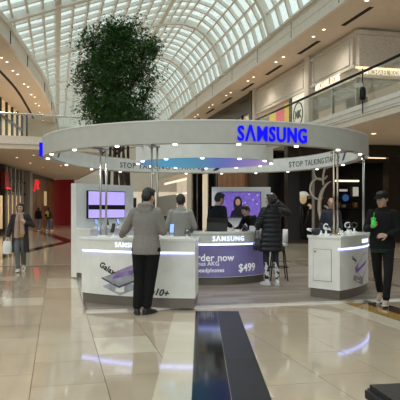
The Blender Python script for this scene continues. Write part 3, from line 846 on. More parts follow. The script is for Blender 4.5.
mat('print_rose', (0.30, 0.22, 0.42), 0.4, var=0.3, scale=9)
mat('screen_lavender', (0.36, 0.30, 0.62), 0.4, emit=0.8, ecol=(0.42, 0.33, 0.78))
mat('screen_black', (0.004, 0.004, 0.008), 0.3)
mat('screen_violet', (0.16, 0.10, 0.40), 0.4, emit=0.55, ecol=(0.16, 0.09, 0.46), var=0.4, scale=14)
mat('screen_dot', (0.5, 0.4, 0.9), 0.4, emit=0.6)
mat('screen_skin', (0.55, 0.27, 0.20), 0.5, emit=0.35)
mat('post_steel', (0.40, 0.39, 0.37), 0.32, 0.9)
mat('bronze_mirror', (0.55, 0.45, 0.36), 0.12, 1.0)

platform = MB(); quad_w(platform, PS0, PS1, PT0, PT1, 0.0, 0.014)
plat = struct(platform.build('floor_kiosk', 'grout'), 'grey brown timber platform under the kiosk')
PW = 0.18; rp_ = random.Random(3); nrow = int((PS1 - PS0) / PW)
planks = []
for i in range(nrow):
    t = PT0 + .02; s = PS0 + .02 + PW * i
    L0 = rp_.uniform(.5, 1.5); 
    while t < PT1 - .03:
        e = min(t + L0, PT1 - .02); planks.append((s, t, e)); t = e + .003; L0 = 1.5
for (s, t, e) in planks:
    q = MB(); quad_w(q, s, s + PW - .003, t, e, 0.014, 0.024)
    q.build('plank', rp_.choice(('plank_a', 'plank_b', 'plank_c')), plat)
q = MB(); quad_w(q, PS0 - .012, PS0 + .018, PT0 - .012, PT1, 0.0, 0.026); q.build('edge_trim', 'steel', plat)
q = MB(); quad_w(q, PS0, PS1, PT0 - .012, PT0 + .018, 0.0, 0.026); q.build('edge_trim', 'steel', plat)
PZ = 0.024

KPOW = 22.0
RO, RI, RB, RT = 3.02, 2.86, 2.385, 2.715
C0 = (KX, KY)
ST, SN = 1.42, 2.6                                     # the ring is deeper and squarer at the back
def st(p):
    dx, dy = p.x - KX, p.y - KY
    if dy <= 0: return Vector(p)
    r = math.hypot(dx, dy); u = min(1.0, abs(dx) / r)
    return Vector((p.x, KY + ST * r * (1 - u ** SN) ** (1 / SN), p.z))
def stretch(q): return q.xf(st)
BAND = [st(K(276 - 192 * i / 1200, RI - .014, 0)) for i in range(1201)]      # along the inner face, left to right
BLEN = [0.0]
for a_, b_ in zip(BAND[:-1], BAND[1:]): BLEN.append(BLEN[-1] + (b_ - a_).length)
def band_at(l):
    lo, hi = 0, len(BLEN) - 1
    l = max(0.0, min(BLEN[-1] - 1e-4, l))
    while hi - lo > 1:
        m_ = (lo + hi) // 2
        if BLEN[m_] <= l: lo = m_
        else: hi = m_
    f = (l - BLEN[lo]) / max(1e-9, BLEN[hi] - BLEN[lo]); d_ = (BAND[hi] - BAND[lo]).normalized()
    return BAND[lo].lerp(BAND[hi], f), Vector((d_.y, -d_.x, 0))
def band_len(px):
    i = min((k for k in range(len(BAND)) if BAND[k].y > KY), key=lambda k: abs(sx(BAND[k]) - px) + (0 if 30 < k < 1170 else 50)); return BLEN[i]
def lay(q, l0, z):
    def fn(p):
        c, n_ = band_at(l0 + p.x); return c + n_ * p.z + Vector((0, 0, z + p.y))
    return q.xf(fn)
ring = thing('canopy_ring', 'large round white canopy ring over the kiosk', 'canopy', (KX, KY, RB))
q = MB(); q.arc(C0, RI, RO, 0, 360, RB, RT, 256); stretch(q); q.build('ring_body', 'ring_paint', ring)
q = MB(); q.arc(C0, RI - .012, RI, 0, 360, RB + .01, RT - .02, 256); stretch(q); q.build('inner_band', 'kiosk_gloss', ring)
q = MB(); q.arc(C0, RO - .01, RO + .006, 0, 360, RT - .012, RT + .006, 256); stretch(q); q.build('top_edge', 'kiosk_white', ring)
mat('spot_lens', (1, 1, 1), 0.4, emit=3.5)
for k in range(20):
    a = -9 + 18 * k
    q = MB(); q.lathe([(.030, 0), (.033, -.014), (.028, -.02), (.012, -.022)], tuple(st(K(a, (RI + RO) / 2, RB))), 12); q.build('spotlight', 'spot_lens', ring, smooth=True)
for k in range(10):
    spot_lamp('spotlight_beam', st(K(36 * k, (RI + RO) / 2, RB - .04)), KPOW, (1.0, 0.95, 0.88), 120.0, .04)
LAMB = '\u039b'
def brand(phi, z, size, depth, r, c, material, parent, bold, spacing=1.12, tall=1.33):
    q = text_mesh('S' + LAMB + 'MSUNG', size, depth / 2, bold, 0, spacing)
    for v in q.v: v.z += depth / 2; v.y *= tall
    wrap(q, c, r, phi, z); stretch(q); return q.build('lettering', material, parent)
ph, zz = on_drum(274, 132.5, C0, RO)
brand(ph, 2.425, .225, .03, RO, C0, 'letter_blue', ring, .0045)
brand(-84.5, 2.425, .225, .06, RO, C0, 'letter_blue', ring, .0055)
brand(ph + 120, 2.425, .225, .05, RO, C0, 'letter_blue', ring, .0055)
def pen(l0):
    q = MB(); q.add([(0, 0, .004), (.13, .02, .004), (.36, .22, .004), (.24, .23, .004), (0, 0, .0), (.13, .02, .0), (.36, .22, .0), (.24, .23, .0)],
                    [[0, 1, 2, 3], [7, 6, 5, 4], [0, 4, 5, 1], [1, 5, 6, 2], [2, 6, 7, 3], [3, 7, 4, 0]])
    lay(q, l0, RB + .05); q.build('pen_mark', 'letter_navy', ring)
def slogan(l0):                                        # reads along the inner band
    L = l0
    for wd in ('STOP', 'TALKING', 'START'):
        q = text_mesh(wd, .185, .002, .001, 0, 1.15, 'LEFT'); wl = max(v.x for v in q.v)
        lay(q, L, RB + .09); q.build('slogan_word', 'letter_black', ring)
        L += wl + (.08 if wd != 'START' else .03)
    q = text_mesh('ing', .19, .002, .002, .45, .9, 'LEFT'); lay(q, L, RB + .09); q.build('script', 'letter_navy', ring)
    pen(L + .40)
slogan(band_len(289)); slogan(band_len(120)); pen(band_len(57))

# hanging disc with a coloured underside
CD = (0.09, 12.5); RD = 1.40
m = bpy.data.materials.new('disc_print'); m.use_nodes = True; nt = m.node_tree; b = nt.nodes['Principled BSDF']
geo = nt.nodes.new('ShaderNodeNewGeometry'); sp = nt.nodes.new('ShaderNodeSeparateXYZ')
mr = nt.nodes.new('ShaderNodeMapRange'); mr.inputs['From Min'].default_value = CD[0] - RD; mr.inputs['From Max'].default_value = CD[0] + RD
rp = nt.nodes.new('ShaderNodeValToRGB'); cr = rp.color_ramp
cr.elements[0].position = 0.0; cr.elements[0].color = (0.02, 0.10, 0.32, 1)
cr.elements[1].position = 1.0; cr.elements[1].color = (0.30, 0.20, 0.34, 1)
for p_, c_ in ((.22, (0.01, 0.20, 0.36, 1)), (.42, (0.01, 0.17, 0.30, 1)), (.62, (0.05, 0.09, 0.33, 1)), (.80, (0.17, 0.13, 0.35, 1))):
    e = cr.elements.new(p_); e.color = c_
nt.links.new(geo.outputs['Position'], sp.inputs[0]); nt.links.new(sp.outputs['X'], mr.inputs['Value'])
nt.links.new(mr.outputs[0], rp.inputs['Fac']); nt.links.new(rp.outputs['Color'], b.inputs['Base Color'])
nt.links.new(rp.outputs['Color'], b.inputs['Emission Color']); b.inputs['Emission Strength'].default_value = 0.85
b.inputs['Roughness'].default_value = 0.4
MATS['disc_print'] = m
disc = thing('hanging_disc', 'white drum with blue to violet underside hanging inside the canopy ring', 'canopy', (CD[0], CD[1], RB))
q = MB(); q.lathe([(RD, RB), (RD, RT + .05)], (CD[0], CD[1], 0), 96); q.build('drum', 'kiosk_white', disc)
q = MB(); q.lathe([(RD - .07, RB - .006), (RD - .07, RB + .001)], (CD[0], CD[1], 0), 96); q.build('underside', 'disc_print', disc)
for k in range(12):
    q = MB(); q.lathe([(.032, 0), (.036, -.016), (.030, -.022), (.012, -.024)], tuple(K(-2 + 30 * k, RD - .035, RB, CD)), 12); q.build('spotlight', 'spot_lens', disc, smooth=True)
for k in range(6):
    spot_lamp('spotlight_beam', K(60 * k, RD - .035, RB - .05, CD), KPOW, (1.0, 0.95, 0.88), 120.0, .04)
for k in range(3):
    a = 60 + 120 * k
    q = MB(); q.tube(K(a, RD - .1, RT - .05, CD), st(K(a, RI + .03, RT - .06, C0)), .022, .022, 8); q.build('hanger', 'steel', disc)

CT = 1.022
def counter(name, label, a0, a1, r0, c, parts_phi, led=True):
    mid = (a0 + a1) / 2
    t = thing(name, label, 'counter', K(mid, (r0 + RO) / 2, PZ, c))
    q = MB(); q.arc(c, r0 + .05, RO - .02, a0 + .3, a1 - .3, PZ, .168, 28); q.build('plinth', 'plinth_steel', t)
    q = MB(); q.arc(c, r0 + .02, RO - .004, a0, a1, .168, .805, 28); q.build('body', 'kiosk_white', t)
    q = MB(); q.arc(c, r0 + .02, RO - .05, a0, a1, .805, .832, 28); q.build('strip_recess', 'kiosk_white', t)
    q = MB(); q.arc(c, RO - .05, RO + .010, a0 + .5, a1 - .5, .803, .832, 28); q.build('light_strip', 'led_blue', t)
    q = MB(); q.arc(c, r0 + .02, RO + .014, a0, a1, .832, .985, 28); q.build('upper_band', 'kiosk_white', t)
    q = MB(); q.arc(c, r0, RO + .026, a0 - .2, a1 + .2, .985, CT, 28); q.build('counter_top', 'kiosk_gloss', t)
    return t
lc = counter('display_counter', 'curved white display counter with phone print behind the man in grey hoodie', -39.5, -3.2, 2.22, C0, None)
rc = counter('display_counter', 'curved white display counter with side hatch beside the man in black cap', 43.6, 84.0, 2.40, C0, None)
q = text_mesh('S' + LAMB + 'MSUNG', .10, .003, .0005, 0, 1.12)
ph, zz = on_drum(130, 246, C0, RO); wrap(q, C0, RO + .016, ph, .885); q.build('lettering', 'letter_lit', lc)
q = text_mesh('S' + LAMB + 'MSUNG', .085, .005, .002, 0, 1.12); wrap(q, C0, RO + .016, 62.5, .885); q.build('lettering', 'letter_lit', rc)
# printed phones on the left counter
def print_poly(pts, c, r, mtl, parent, name, lift):
    """a flat print laid on the curved face, from picture points read off the photograph"""
    uv = [on_drum(px, py, c, r) for px, py in pts]
    fine = []
    for i in range(len(uv)):
        a, b_ = uv[i], uv[(i + 1) % len(uv)]
        for k in range(4): fine.append((a[0] + (b_[0] - a[0]) * k / 4, a[1] + (b_[1] - a[1]) * k / 4))
    q = MB(); n = len(fine)
    for rr_ in (r + lift - .004, r + lift): q.v += [K(a, rr_, z, c) for a, z in fine]
    q.f = [list(range(n)), list(range(n, 2 * n))[::-1]] + [[i, (i + 1) % n, n + (i + 1) % n, n + i] for i in range(n)]; q.mi = [0] * len(q.f)
    return q.build(name, mtl, parent)
RF = RO - .004
print_poly([(102.5, 286), (120, 295.5), (139, 288), (122, 279)], C0, RF, 'print_silver', lc, 'printed_phone', .003)
print_poly([(101, 278), (119, 288), (141, 279.5), (124, 270)], C0, RF, 'print_grey', lc, 'printed_phone', .0045)
print_poly([(103, 277.5), (119, 286), (139, 278.5), (123, 271)], C0, RF, 'print_silver', lc, 'printed_screen', .006)
print_poly([(117, 271), (138, 263), (138, 274), (114, 276.5)], C0, RF, 'print_rose', lc, 'printed_screen', .0075)
print_poly([(113, 277), (137, 269), (137.5, 271.5), (114, 279)], C0, RF, 'print_violet', lc, 'printed_pen', .009)
ph, zz = on_drum(107.5, 269.5, C0, RF)
q = text_mesh('Galaxy', .125, .003, .004, .2, 1.05); wrap(q, C0, RF, ph, zz - .03, rot=-.42); q.build('lettering', 'letter_black', lc)
ph, zz = on_drum(161, 297, C0, RF)
q = text_mesh('Note10+', .135, .003, .004, .25, 1.0, 'RIGHT'); wrap(q, C0, RF, ph + 2.0, zz + .005, rot=-.13); q.build('lettering', 'letter_black', lc)
# right counter: hatch and print
pA, pB = K(43.6, 2.46, 0), K(43.6, 2.95, 0); d = (pB - pA).normalized(); nn = Vector((d.y, -d.x, 0))
if nn.y > 0: nn = -nn
def side_box(u0, u1, z0, z1, off, name, mtl, parent):
    q = MB(); c = pA + d * ((u0 + u1) / 2) + nn * off + Vector((0, 0, (z0 + z1) / 2)); q.obox(c, d, nn, (0, 0, 1), (u1 - u0) / 2, .003, (z1 - z0) / 2); return q.build(name, mtl, parent)
hatch = side_box(.06, .40, .30, .80, .004, 'hatch_door', 'kiosk_white', rc)
for u0, u1, z0, z1 in ((.055, .06, .295, .805), (.40, .405, .295, .805), (.055, .405, .80, .805), (.055, .405, .295, .30)):
    side_box(u0, u1, z0, z1, .003, 'hatch_gap', 'plinth_steel', rc)
side_box(.08, .11, .745, .775, .009, 'lock', 'plinth_steel', hatch)
print_poly([(354.5, 268), (364, 253), (369, 251), (362, 280)], C0, RF, 'print_rose', rc, 'printed_phone', .006)
print_poly([(354, 275), (363, 279), (362, 285), (353, 280)], C0, RF, 'print_silver', rc, 'printed_phone', .008)
print_poly([(355, 270), (366, 260), (365, 263), (356, 273)], C0, RF, 'print_violet', rc, 'printed_pen', .010)
ph, zz = on_drum(354, 261, C0, RF)
q = text_mesh('Galaxy', .075, .003, .001, .2, 1.0); wrap(q, C0, RF, ph, zz + .01, rot=-.35); q.build('lettering', 'letter_black', rc)

# round service desk under the disc
CK = (0.12, 12.62); RK = 1.28
dk = thing('service_desk', 'round white service desk with purple price print and lit lettering', 'desk', (CK[0], CK[1], PZ))
A0, A1 = -100, 72
q = MB(); q.arc(CK, RK - .50, RK - .06, A0 + 1, A1 - 1, PZ, .17, 48); q.build('plinth', 'plinth_steel', dk)
q = MB(); q.arc(CK, RK - .52, RK, A0, A1, .17, .775, 48); q.build('body', 'kiosk_white', dk)
q = MB(); q.arc(CK, RK + .001, RK + .006, A0 + 2, A1 - 1, .185, .770, 48); q.build('purple_print', 'print_purple', dk)
q = MB(); q.arc(CK, RK - .52, RK + .012, A0, A1 - .5, .772, .803, 48); q.build('light_strip', 'led_blue', dk)
q = MB(); q.arc(CK, RK - .52, RK + .016, A0, A1, .803, .985, 48); q.build('upper_band', 'kiosk_white', dk)
q = MB(); q.arc(CK, RK - .56, RK + .03, A0, A1, .985, CT, 48); q.build('desk_top', 'kiosk_gloss', dk)
def desk_text(txt, px, py, size, mtl, bold=.002, align='CENTER', spacing=1.0):
    ph, zz = on_drum(px, py, CK, RK); ws = [text_mesh(w_, size, .003, bold, 0, spacing, 'LEFT') for w_ in txt.split()]
    wid = [max(v.x for v in q.v) for q in ws]; tot = sum(wid) + size * .30 * (len(ws) - 1); x = -tot if align == 'RIGHT' else -tot / 2
    for q, w_ in zip(ws, wid):
        q.xf(lambda p: Vector((p.x + x, p.y, p.z))); wrap(q, CK, RK + .008, ph, zz); q.build('lettering', mtl, dk); x += w_ + size * .30
desk_text('Pre-order now', 234, 260.5, .185, 'letter_white', .003, 'RIGHT')
desk_text('Bonus AKG', 219, 265.5, .11, 'letter_white', .001, 'RIGHT')
desk_text('headphones', 224, 272, .11, 'letter_white', .001, 'RIGHT')
desk_text('$499', 247, 271, .21, 'letter_white', .002)
ph, zz = on_drum(229, 241, CK, RK); q = text_mesh('S' + LAMB + 'MSUNG', .125, .003, .001, 0, 1.2); wrap(q, CK, RK + .018, ph, .853); q.build('lettering', 'letter_lit', dk)

# posts that carry the ring
def post_pair(name, label, phi, gap, top=RB, base=CT, r=2.72, mtl='post_steel'):
    t = thing(name, label, 'post', K(phi, r, base))
    for s_ in (-1, 1):
        p = K(phi + s_ * gap / 2, r, 0)
        q = MB(); q.tube(p + Vector((0, 0, base)), p + Vector((0, 0, top + .0)), .016, .016, 12); q.build('tube', mtl, t, smooth=True)
        q = MB(); q.lathe([(.05, 0), (.05, .012), (.03, .02)], (p.x, p.y, base), 14); q.build('foot', mtl, t, smooth=True)
    q = MB(); q.obox(K(phi, r, top - .013), (1, 0, 0), (0, 1, 0), (0, 0, 1), .08, .05, .012)
    if r < 2.8: q.obox(K(phi, r + .13, top - .010), K(phi, 1, 0) - K(phi, 0, 0), (K(phi + 90, 1) - K(phi + 90, 0)), (0, 0, 1), .15, .05, .010)
    q.build('head_plate', mtl, t)
    return t
post_pair('steel_post', 'pair of slim steel posts at the left end of the left counter', -36.2, 2.6)
post_pair('steel_post', 'pair of slim steel posts behind the head of the man in grey hoodie', -16.6, 1.9)
post_pair('steel_post', 'pair of bronze mirror posts on the left end of the right counter', 51.4, 2.8, mtl='bronze_mirror')
post_pair('steel_post', 'pair of slim posts on the right counter behind the man in black cap', 71.5, 3.2, r=2.94)

# left display wall with a screen
P1, P2 = Vector((-2.58, 12.72, 0)), Vector((-1.54, 14.10, 0))
dw = thing('display_wall', 'white display wall with lavender screen at the left of the kiosk', 'display wall', (P1 + P2) / 2 + Vector((0, 0, PZ)))
dd = (P2 - P1).normalized(); fn_ = Vector((dd.y, -dd.x, 0)); LW = (P2 - P1).length
def wbox(u0, u1, f0, f1, z0, z1, name, mtl, parent, bevel=0):
    q = MB(); c = P1 + dd * ((u0 + u1) / 2) + fn_ * ((f0 + f1) / 2) + Vector((0, 0, (z0 + z1) / 2))
    q.obox(c, dd, fn_, (0, 0, 1), (u1 - u0) / 2, abs(f1 - f0) / 2, (z1 - z0) / 2); return q.build(name, mtl, parent, bevel=bevel)
wbox(0, LW, -.16, 0, PZ, 1.99, 'back_panel', 'kiosk_white', dw)
wbox(0, LW, 0, .42, PZ + .10, 1.02, 'cabinet', 'kiosk_white', dw)
wbox(.03, LW - .03, 0, .38, PZ, PZ + .10, 'plinth', 'plinth_steel', dw)
wbox(-.01, LW + .01, 0, .44, 1.02, 1.05, 'shelf', 'kiosk_gloss', dw)
wbox(.28, 1.40, .0, .05, 1.245, 1.845, 'screen_housing', 'phone_black', dw)
wbox(.295, 1.385, .05, .054, 1.26, 1.83, 'screen', 'screen_lavender', dw)
wbox(.295, 1.385, .054, .056, 1.44, 1.54, 'screen_band', 'screen_black', dw)
q = MB(); u0 = .60
pts = [(0, 0), (.04, .05), (.14, .06), (.20, .03), (.26, .06), (.42, .07), (.50, .03), (.50, 0)]
q.v = [P1 + dd * (u0 + a) + fn_ * f + Vector((0, 0, 1.44 - .0 + b_ - .07)) for f in (.0565, .0585) for a, b_ in pts]; n = len(pts)
q.f = [list(range(n)), list(range(n, 2 * n))[::-1]] + [[i, (i + 1) % n, n + (i + 1) % n, n + i] for i in range(n)]; q.mi = [0] * len(q.f)
q.build('screen_figure', 'screen_lavender', dw)

def phone(label, p, rz, tilt=.5, group=None, glow='phone_glow', h=.14, w=.068):
    t = thing('smartphone', label, 'phone', p, rz, group)
    R = Matrix.Rotation(-tilt, 3, 'X')
    q = MB(); q.obox((0, 0, 0), (1, 0, 0), (0, 1, 0), (0, 0, 1), w / 2, .004, h / 2); q.xf(lambda v: R @ v + Vector((0, 0, .06 + h / 2 * math.cos(tilt)))); q.build('body', 'phone_black', t, world=False, bevel=.003)
    q = MB(); q.obox((0, -.005, 0), (1, 0, 0), (0, 1, 0), (0, 0, 1), w / 2 - .006, .0012, h / 2 - .008); q.xf(lambda v: R @ v + Vector((0, 0, .06 + h / 2 * math.cos(tilt)))); q.build('screen', glow, t, world=False)
    q = MB(); q.lathe([(.05, 0), (.05, .008), (.015, .014), (.012, .06 + h * .35)], (0, .012, 0), 14); q.build('stand', 'kiosk_gloss', t, world=False, smooth=True)
    return t
fr = math.atan2(fn_.x, -fn_.y)
for k, u in enumerate((.35, .68, 1.0, 1.3)):
    p = P1 + dd * u + fn_ * .22 + Vector((0, 0, 1.05))
    phone(['first', 'second', 'third', 'fourth'][k] + ' display phone from the left on the shelf under the lavender screen', p, fr, .35, 'phones on the display wall shelf', 'screen_black' if k % 2 else 'phone_glow')
def facing(phi): return math.radians(phi)
def on_counter(px, r, lo=-60, hi=80):
    for _ in range(50):
        m_ = (lo + hi) / 2
        if sx(K(m_, r, 0, C0)) < px: lo = m_
        else: hi = m_
    return lo
for px, r, lab, gl in ((113, 2.72, 'dark display phone on a stand by the left hand of the man in grey hoodie', 'screen_black'),
                       (172, 2.62, 'blue lit display phone on a stand in front of the man in grey jacket', 'phone_glow'),
                       (100, 2.42, 'display phone at the left end of the left counter', 'phone_glow'),
                       (187, 2.66, 'low display phone at the right end of the left counter', 'screen_black')):
    a = on_counter(px, r); phone(lab, K(a, r, CT), math.radians(a), .3 if px != 187 else 1.1, 'phones on the left counter', gl, .15, .072)
# white pads on the left counter
for k, (px, r) in enumerate(((178, 2.85), (165, 2.5), (104, 2.85))):
    a = on_counter(px, r); p = K(a, r, CT)
    q = MB(); q.box(-.10, .10, -.045, .045, 0, .018); o = q.build('display_pad', 'kiosk_gloss', bevel=.005); o.location = p; o.rotation_euler = (0, 0, math.radians(a))
    tag(o, ['flat white pad at the right end of the left counter', 'flat white pad behind the man in grey hoodie', 'flat white pad at the left end of the left counter'][k], 'pad')

# watches and gadgets on the right counter
mat('band_dark', (0.02, 0.02, 0.025), 0.5)
mat('band_white', (0.72, 0.72, 0.74), 0.4)
def watch(label, p, rz, band):
    t = thing('smartwatch', label, 'watch', p, rz, 'watches on the right counter')
    q = MB(); q.lathe([(.055, 0), (.055, .012), (.02, .02), (.016, .07)], (0, 0, 0), 14); q.build('stand', 'kiosk_gloss', t, world=False, smooth=True)
    q = MB(); q.torus((0, 0, .13), .048, .013, (0, 1, 0), (0, 0, 1), 18, 6); q.build('strap', band, t, world=False, smooth=True)
    q = MB(); q.lathe([(.026, 0), (.03, .006), (.026, .013)], (0, 0, 0), 16); R = Matrix.Rotation(PI / 2, 3, 'X'); q.xf(lambda v: R @ v + Vector((0, -.045, .135))); q.build('case', 'phone_black', t, world=False, smooth=True)
    return t
for k, (px, r, bd, lb) in enumerate(((321, 2.45, 'band_dark', 'black watch on a white stand left of the bronze posts'), (326, 2.58, 'band_white', 'white watch on a white stand just left of the bronze posts'),
                                     (349, 2.74, 'band_dark', 'black watch on a white stand right of the bronze posts'), (355, 2.66, 'band_white', 'white watch on a white stand at the middle of the right counter'), (364, 2.78, 'band_dark', 'black watch on a white stand nearest the man in black cap'))):
    a = on_counter(px, r); watch(lb, K(a, r, CT), math.radians(a - 15), bd)
for k, (px, r, lb) in enumerate(((316, 2.55, 'dark headset on the left corner of the right counter'), (334, 2.50, 'dark headset behind the bronze posts on the right counter'))):
    a = on_counter(px, r); t = thing('headset', lb, 'headset', K(a, r, CT), math.radians(a), 'headsets on the right counter')
    q = MB(); q.loft([((0, 0, .04), .09, .055), ((0, 0, .075), .10, .06), ((0, 0, .11), .085, .05)], 16); q.ell((0, 0, .04), .09, .055, .04); q.build('visor', 'band_dark', t, world=False, smooth=True)
    q = MB(); q.torus((0, .07, .075), .085, .012, (1, 0, 0), (0, 1, .3), 18, 6); q.build('head_strap', 'band_white', t, world=False, smooth=True)
for k, (px, r, lb) in enumerate(((342, 2.84, 'small white earbud case beside the bronze posts'), (353, 2.84, 'small white earbud case at the front of the right counter'), (347, 2.55, 'small white earbud case at the back of the right counter'))):
    a = on_counter(px, r); t = thing('earbud_case', lb, 'earbud case', K(a, r, CT), math.radians(a), 'earbud cases on the right counter')
    q = MB(); q.loft([((0, 0, 0), .035, .025), ((0, 0, .02), .04, .03), ((0, 0, .034), .036, .026)], 16); q.build('base', 'kiosk_gloss', t, world=False, smooth=True)
    q = MB(); q.obox((0, .03, .05), (1, 0, 0), (0, .35, 1), (0, 1, -.35), .036, .024, .006); q.build('lid', 'kiosk_gloss', t, world=False, bevel=.004)

# screen wall behind the desk
S1, S2 = Vector((0.28, 14.35, 0)), Vector((1.66, 14.35, 0))
sw = thing('screen_wall', 'white screen wall with a portrait screen behind the service desk', 'display wall', (.97, 14.35, PZ))
q = MB(); q.box(S1.x, S2.x, 14.35, 14.49, PZ, 1.97); q.build('back_panel', 'kiosk_white', sw)
q = MB(); q.box(S1.x + .02, S2.x - .02, 14.08, 14.35, PZ, .95); q.build('cabinet', 'kiosk_white', sw)
q = MB(); q.box(.49, 1.43, 14.30, 14.35, 1.25, 1.86); q.build('screen_housing', 'phone_black', sw)
q = MB(); q.box(.505, 1.415, 14.296, 14.30, 1.265, 1.845); scr = q.build('screen', 'screen_violet', sw)
def scr_ell(cx, cz, rx, rz, y, mtl, name):
    q = MB(); n = 22
    for yy in (y, y + .003): q.v += [Vector((cx + rx * math.cos(2 * PI * i / n), yy, cz + rz * math.sin(2 * PI * i / n))) for i in range(n)]
    q.f = [list(range(n)), list(range(n, 2 * n))[::-1]] + [[i, (i + 1) % n, n + (i + 1) % n, n + i] for i in range(n)]; q.mi = [0] * len(q.f)
    return q.build(name, mtl, scr)
rb = random.Random(2)
for k in range(16): scr_ell(rb.uniform(.56, 1.38), rb.uniform(1.30, 1.80), .018, .018, 14.291, 'screen_dot', 'light_dot')
scr_ell(.885, 1.575, .105, .185, 14.288, 'screen_black', 'portrait_hair')
q = MB(); q.v = [Vector((x, y, z)) for y in (14.2865, 14.2895) for x, z in ((.70, 1.268), (1.08, 1.268), (1.03, 1.40), (.94, 1.46), (.83, 1.46), (.74, 1.40))]; q.f = [[0, 1, 2, 3, 4, 5], [11, 10, 9, 8, 7, 6]] + [[i, (i + 1) % 6, 6 + (i + 1) % 6, 6 + i] for i in range(6)]; q.mi = [0] * 8; q.build('portrait_torso', 'screen_black', scr)
scr_ell(.888, 1.615, .055, .078, 14.284, 'screen_skin', 'portrait_face')
scr_ell(.888, 1.575, .020, .008, 14.281, 'red_wall', 'portrait_mouth')
scr_ell(.868, 1.63, .010, .006, 14.281, 'screen_black', 'portrait_eye'); scr_ell(.910, 1.63, .010, .006, 14.281, 'screen_black', 'portrait_eye')

# laptop and till on the desk
lp = thing('laptop', 'black laptop seen from behind on the service desk', 'laptop', (.32, 11.62, CT), math.radians(6))
q = MB(); q.box(-.20, .20, 0, .26, 0, .018); q.build('base', 'phone_black', lp, world=False, bevel=.004)
q = MB(); q.obox((0, -.045, .135), (1, 0, 0), (0, .32, -1), (0, 1, .32), .20, .13, .007); q.build('lid', 'phone_black', lp, world=False, bevel=.004)
tl = thing('card_terminal', 'small black card terminal on the service desk by the woman in puffer coat', 'terminal', (.86, 11.72, CT), .4)
q = MB(); q.loft([((0, 0, 0), .05, .08), ((0, 0, .03), .045, .075)], 12); q.build('base', 'phone_black', tl, world=False)
q = MB(); q.obox((0, -.01, .075), (1, 0, 0), (0, 1, .5), (0, -.5, 1), .045, .08, .015); q.build('keypad', 'phone_black', tl, world=False, bevel=.004)
for k, (x, y, lb) in enumerate(((1.02, 11.86, 'white phone box standing on the right end of the service desk'), (.70, 11.62, 'flat white phone box on the service desk beside the laptop'))):
    q = MB(); q.box(-.05, .05, -.04, .04, 0, .10 if k == 0 else .04); o = q.build('phone_box', 'kiosk_gloss', bevel=.004); o.location = (x, y, CT); o.rotation_euler = (0, 0, .3); tag(o, lb, 'box')
# white stool
st = thing('bar_stool', 'white bar stool with dark legs beside the woman in puffer coat', 'stool', (1.57, 12.25, PZ))
q = MB(); q.lathe([(.17, .68), (.195, .70), (.195, .735), (.16, .75)], (0, 0, 0), 22); q.build('seat', 'kiosk_gloss', st, world=False, smooth=True)
q = MB(); q.arc((0, 0), .165, .195, 40, 140, .74, 1.02, 12); q.build('backrest', 'kiosk_gloss', st, world=False, smooth=True)
for sx_, sy_ in ((-1, -1), (1, -1), (1, 1), (-1, 1)):
    q = MB(); q.tube((sx_ * .10, sy_ * .10, .69), (sx_ * .17, sy_ * .17, 0), .014, .012, 8); q.build('leg', 'black_metal', st, world=False)
q = MB(); q.torus((0, 0, .26), .205, .010, (1, 0, 0), (0, 1, 0), 24, 6); q.build('foot_ring', 'black_metal', st, world=False, smooth=True)

# ------------------------------------------------------------------ people
mat('skin_light', (0.52, 0.32, 0.24), 0.5, var=0.06, scale=20)
mat('skin_tan', (0.42, 0.25, 0.18), 0.5, var=0.06, scale=20)
mat('lips', (0.36, 0.12, 0.10), 0.45)
mat('eye_white', (0.75, 0.73, 0.70), 0.3)
mat('eye_dark', (0.015, 0.01, 0.008), 0.2)
mat('hair_black', (0.010, 0.008, 0.007), 0.5, var=0.3, scale=40, bump=0.4)
mat('hair_brown', (0.030, 0.018, 0.012), 0.5, var=0.3, scale=40, bump=0.4)
mat('hoodie_grey', (0.215, 0.195, 0.178), 0.9, var=0.14, scale=60, bump=0.25)
mat('jacket_grey', (0.30, 0.285, 0.265), 0.85, var=0.10, scale=50, bump=0.2)
mat('cloth_black', (0.0065, 0.006, 0.0065), 0.9, spec=0.25, var=0.2, scale=40, bump=0.3)
mat('puffer_black', (0.009, 0.009, 0.012), 0.5, spec=0.35, var=0.2, scale=14, bump=0.4)
mat('cloth_navy', (0.02, 0.022, 0.04), 0.85, var=0.2, scale=30)
mat('cloth_green', (0.008, 0.030, 0.018), 0.85, var=0.2, scale=30)
mat('coat_dark', (0.022, 0.016, 0.016), 0.85, var=0.2, scale=30)
mat('mustard', (0.42, 0.25, 0.03), 0.85)
mat('scarf_rose', (0.36, 0.24, 0.20), 0.95, var=0.2, scale=50, bump=0.4)
mat('trouser_grey', (0.10, 0.105, 0.105), 0.85, var=0.2, scale=30)
mat('denim', (0.12, 0.17, 0.26), 0.85, var=0.2, scale=30)
mat('shoe_black', (0.010, 0.010, 0.011), 0.5)
mat('shoe_white', (0.62, 0.60, 0.57), 0.5)
mat('shoe_tan', (0.40, 0.29, 0.22), 0.6, var=0.2, scale=30)
mat('sole_white', (0.70, 0.68, 0.64), 0.6)
mat('cup_green', (0.04, 0.55, 0.06), 0.35, emit=0.06)
mat('bag_white', (0.72, 0.71, 0.69), 0.5, var=0.08, scale=9)
mat('bag_black', (0.014, 0.013, 0.014), 0.35)
mat('pack_yellow', (0.45, 0.27, 0.03), 0.7)
m = bpy.data.materials.new('leggings_print'); m.use_nodes = True; nt = m.node_tree; b = nt.nodes['Principled BSDF']
tc = nt.nodes.new('ShaderNodeTexCoord'); vz = nt.nodes.new('ShaderNodeTexNoise'); vz.inputs['Scale'].default_value = 11; vz.inputs['Detail'].default_value = 1
sp = nt.nodes.new('ShaderNodeSeparateXYZ'); nt.links.new(tc.outputs['Object'], sp.inputs[0])
lt = nt.nodes.new('ShaderNodeMath'); lt.operation = 'LESS_THAN'; lt.inputs[1].default_value = 0.44
nt.links.new(sp.outputs['Z'], lt.inputs[0])
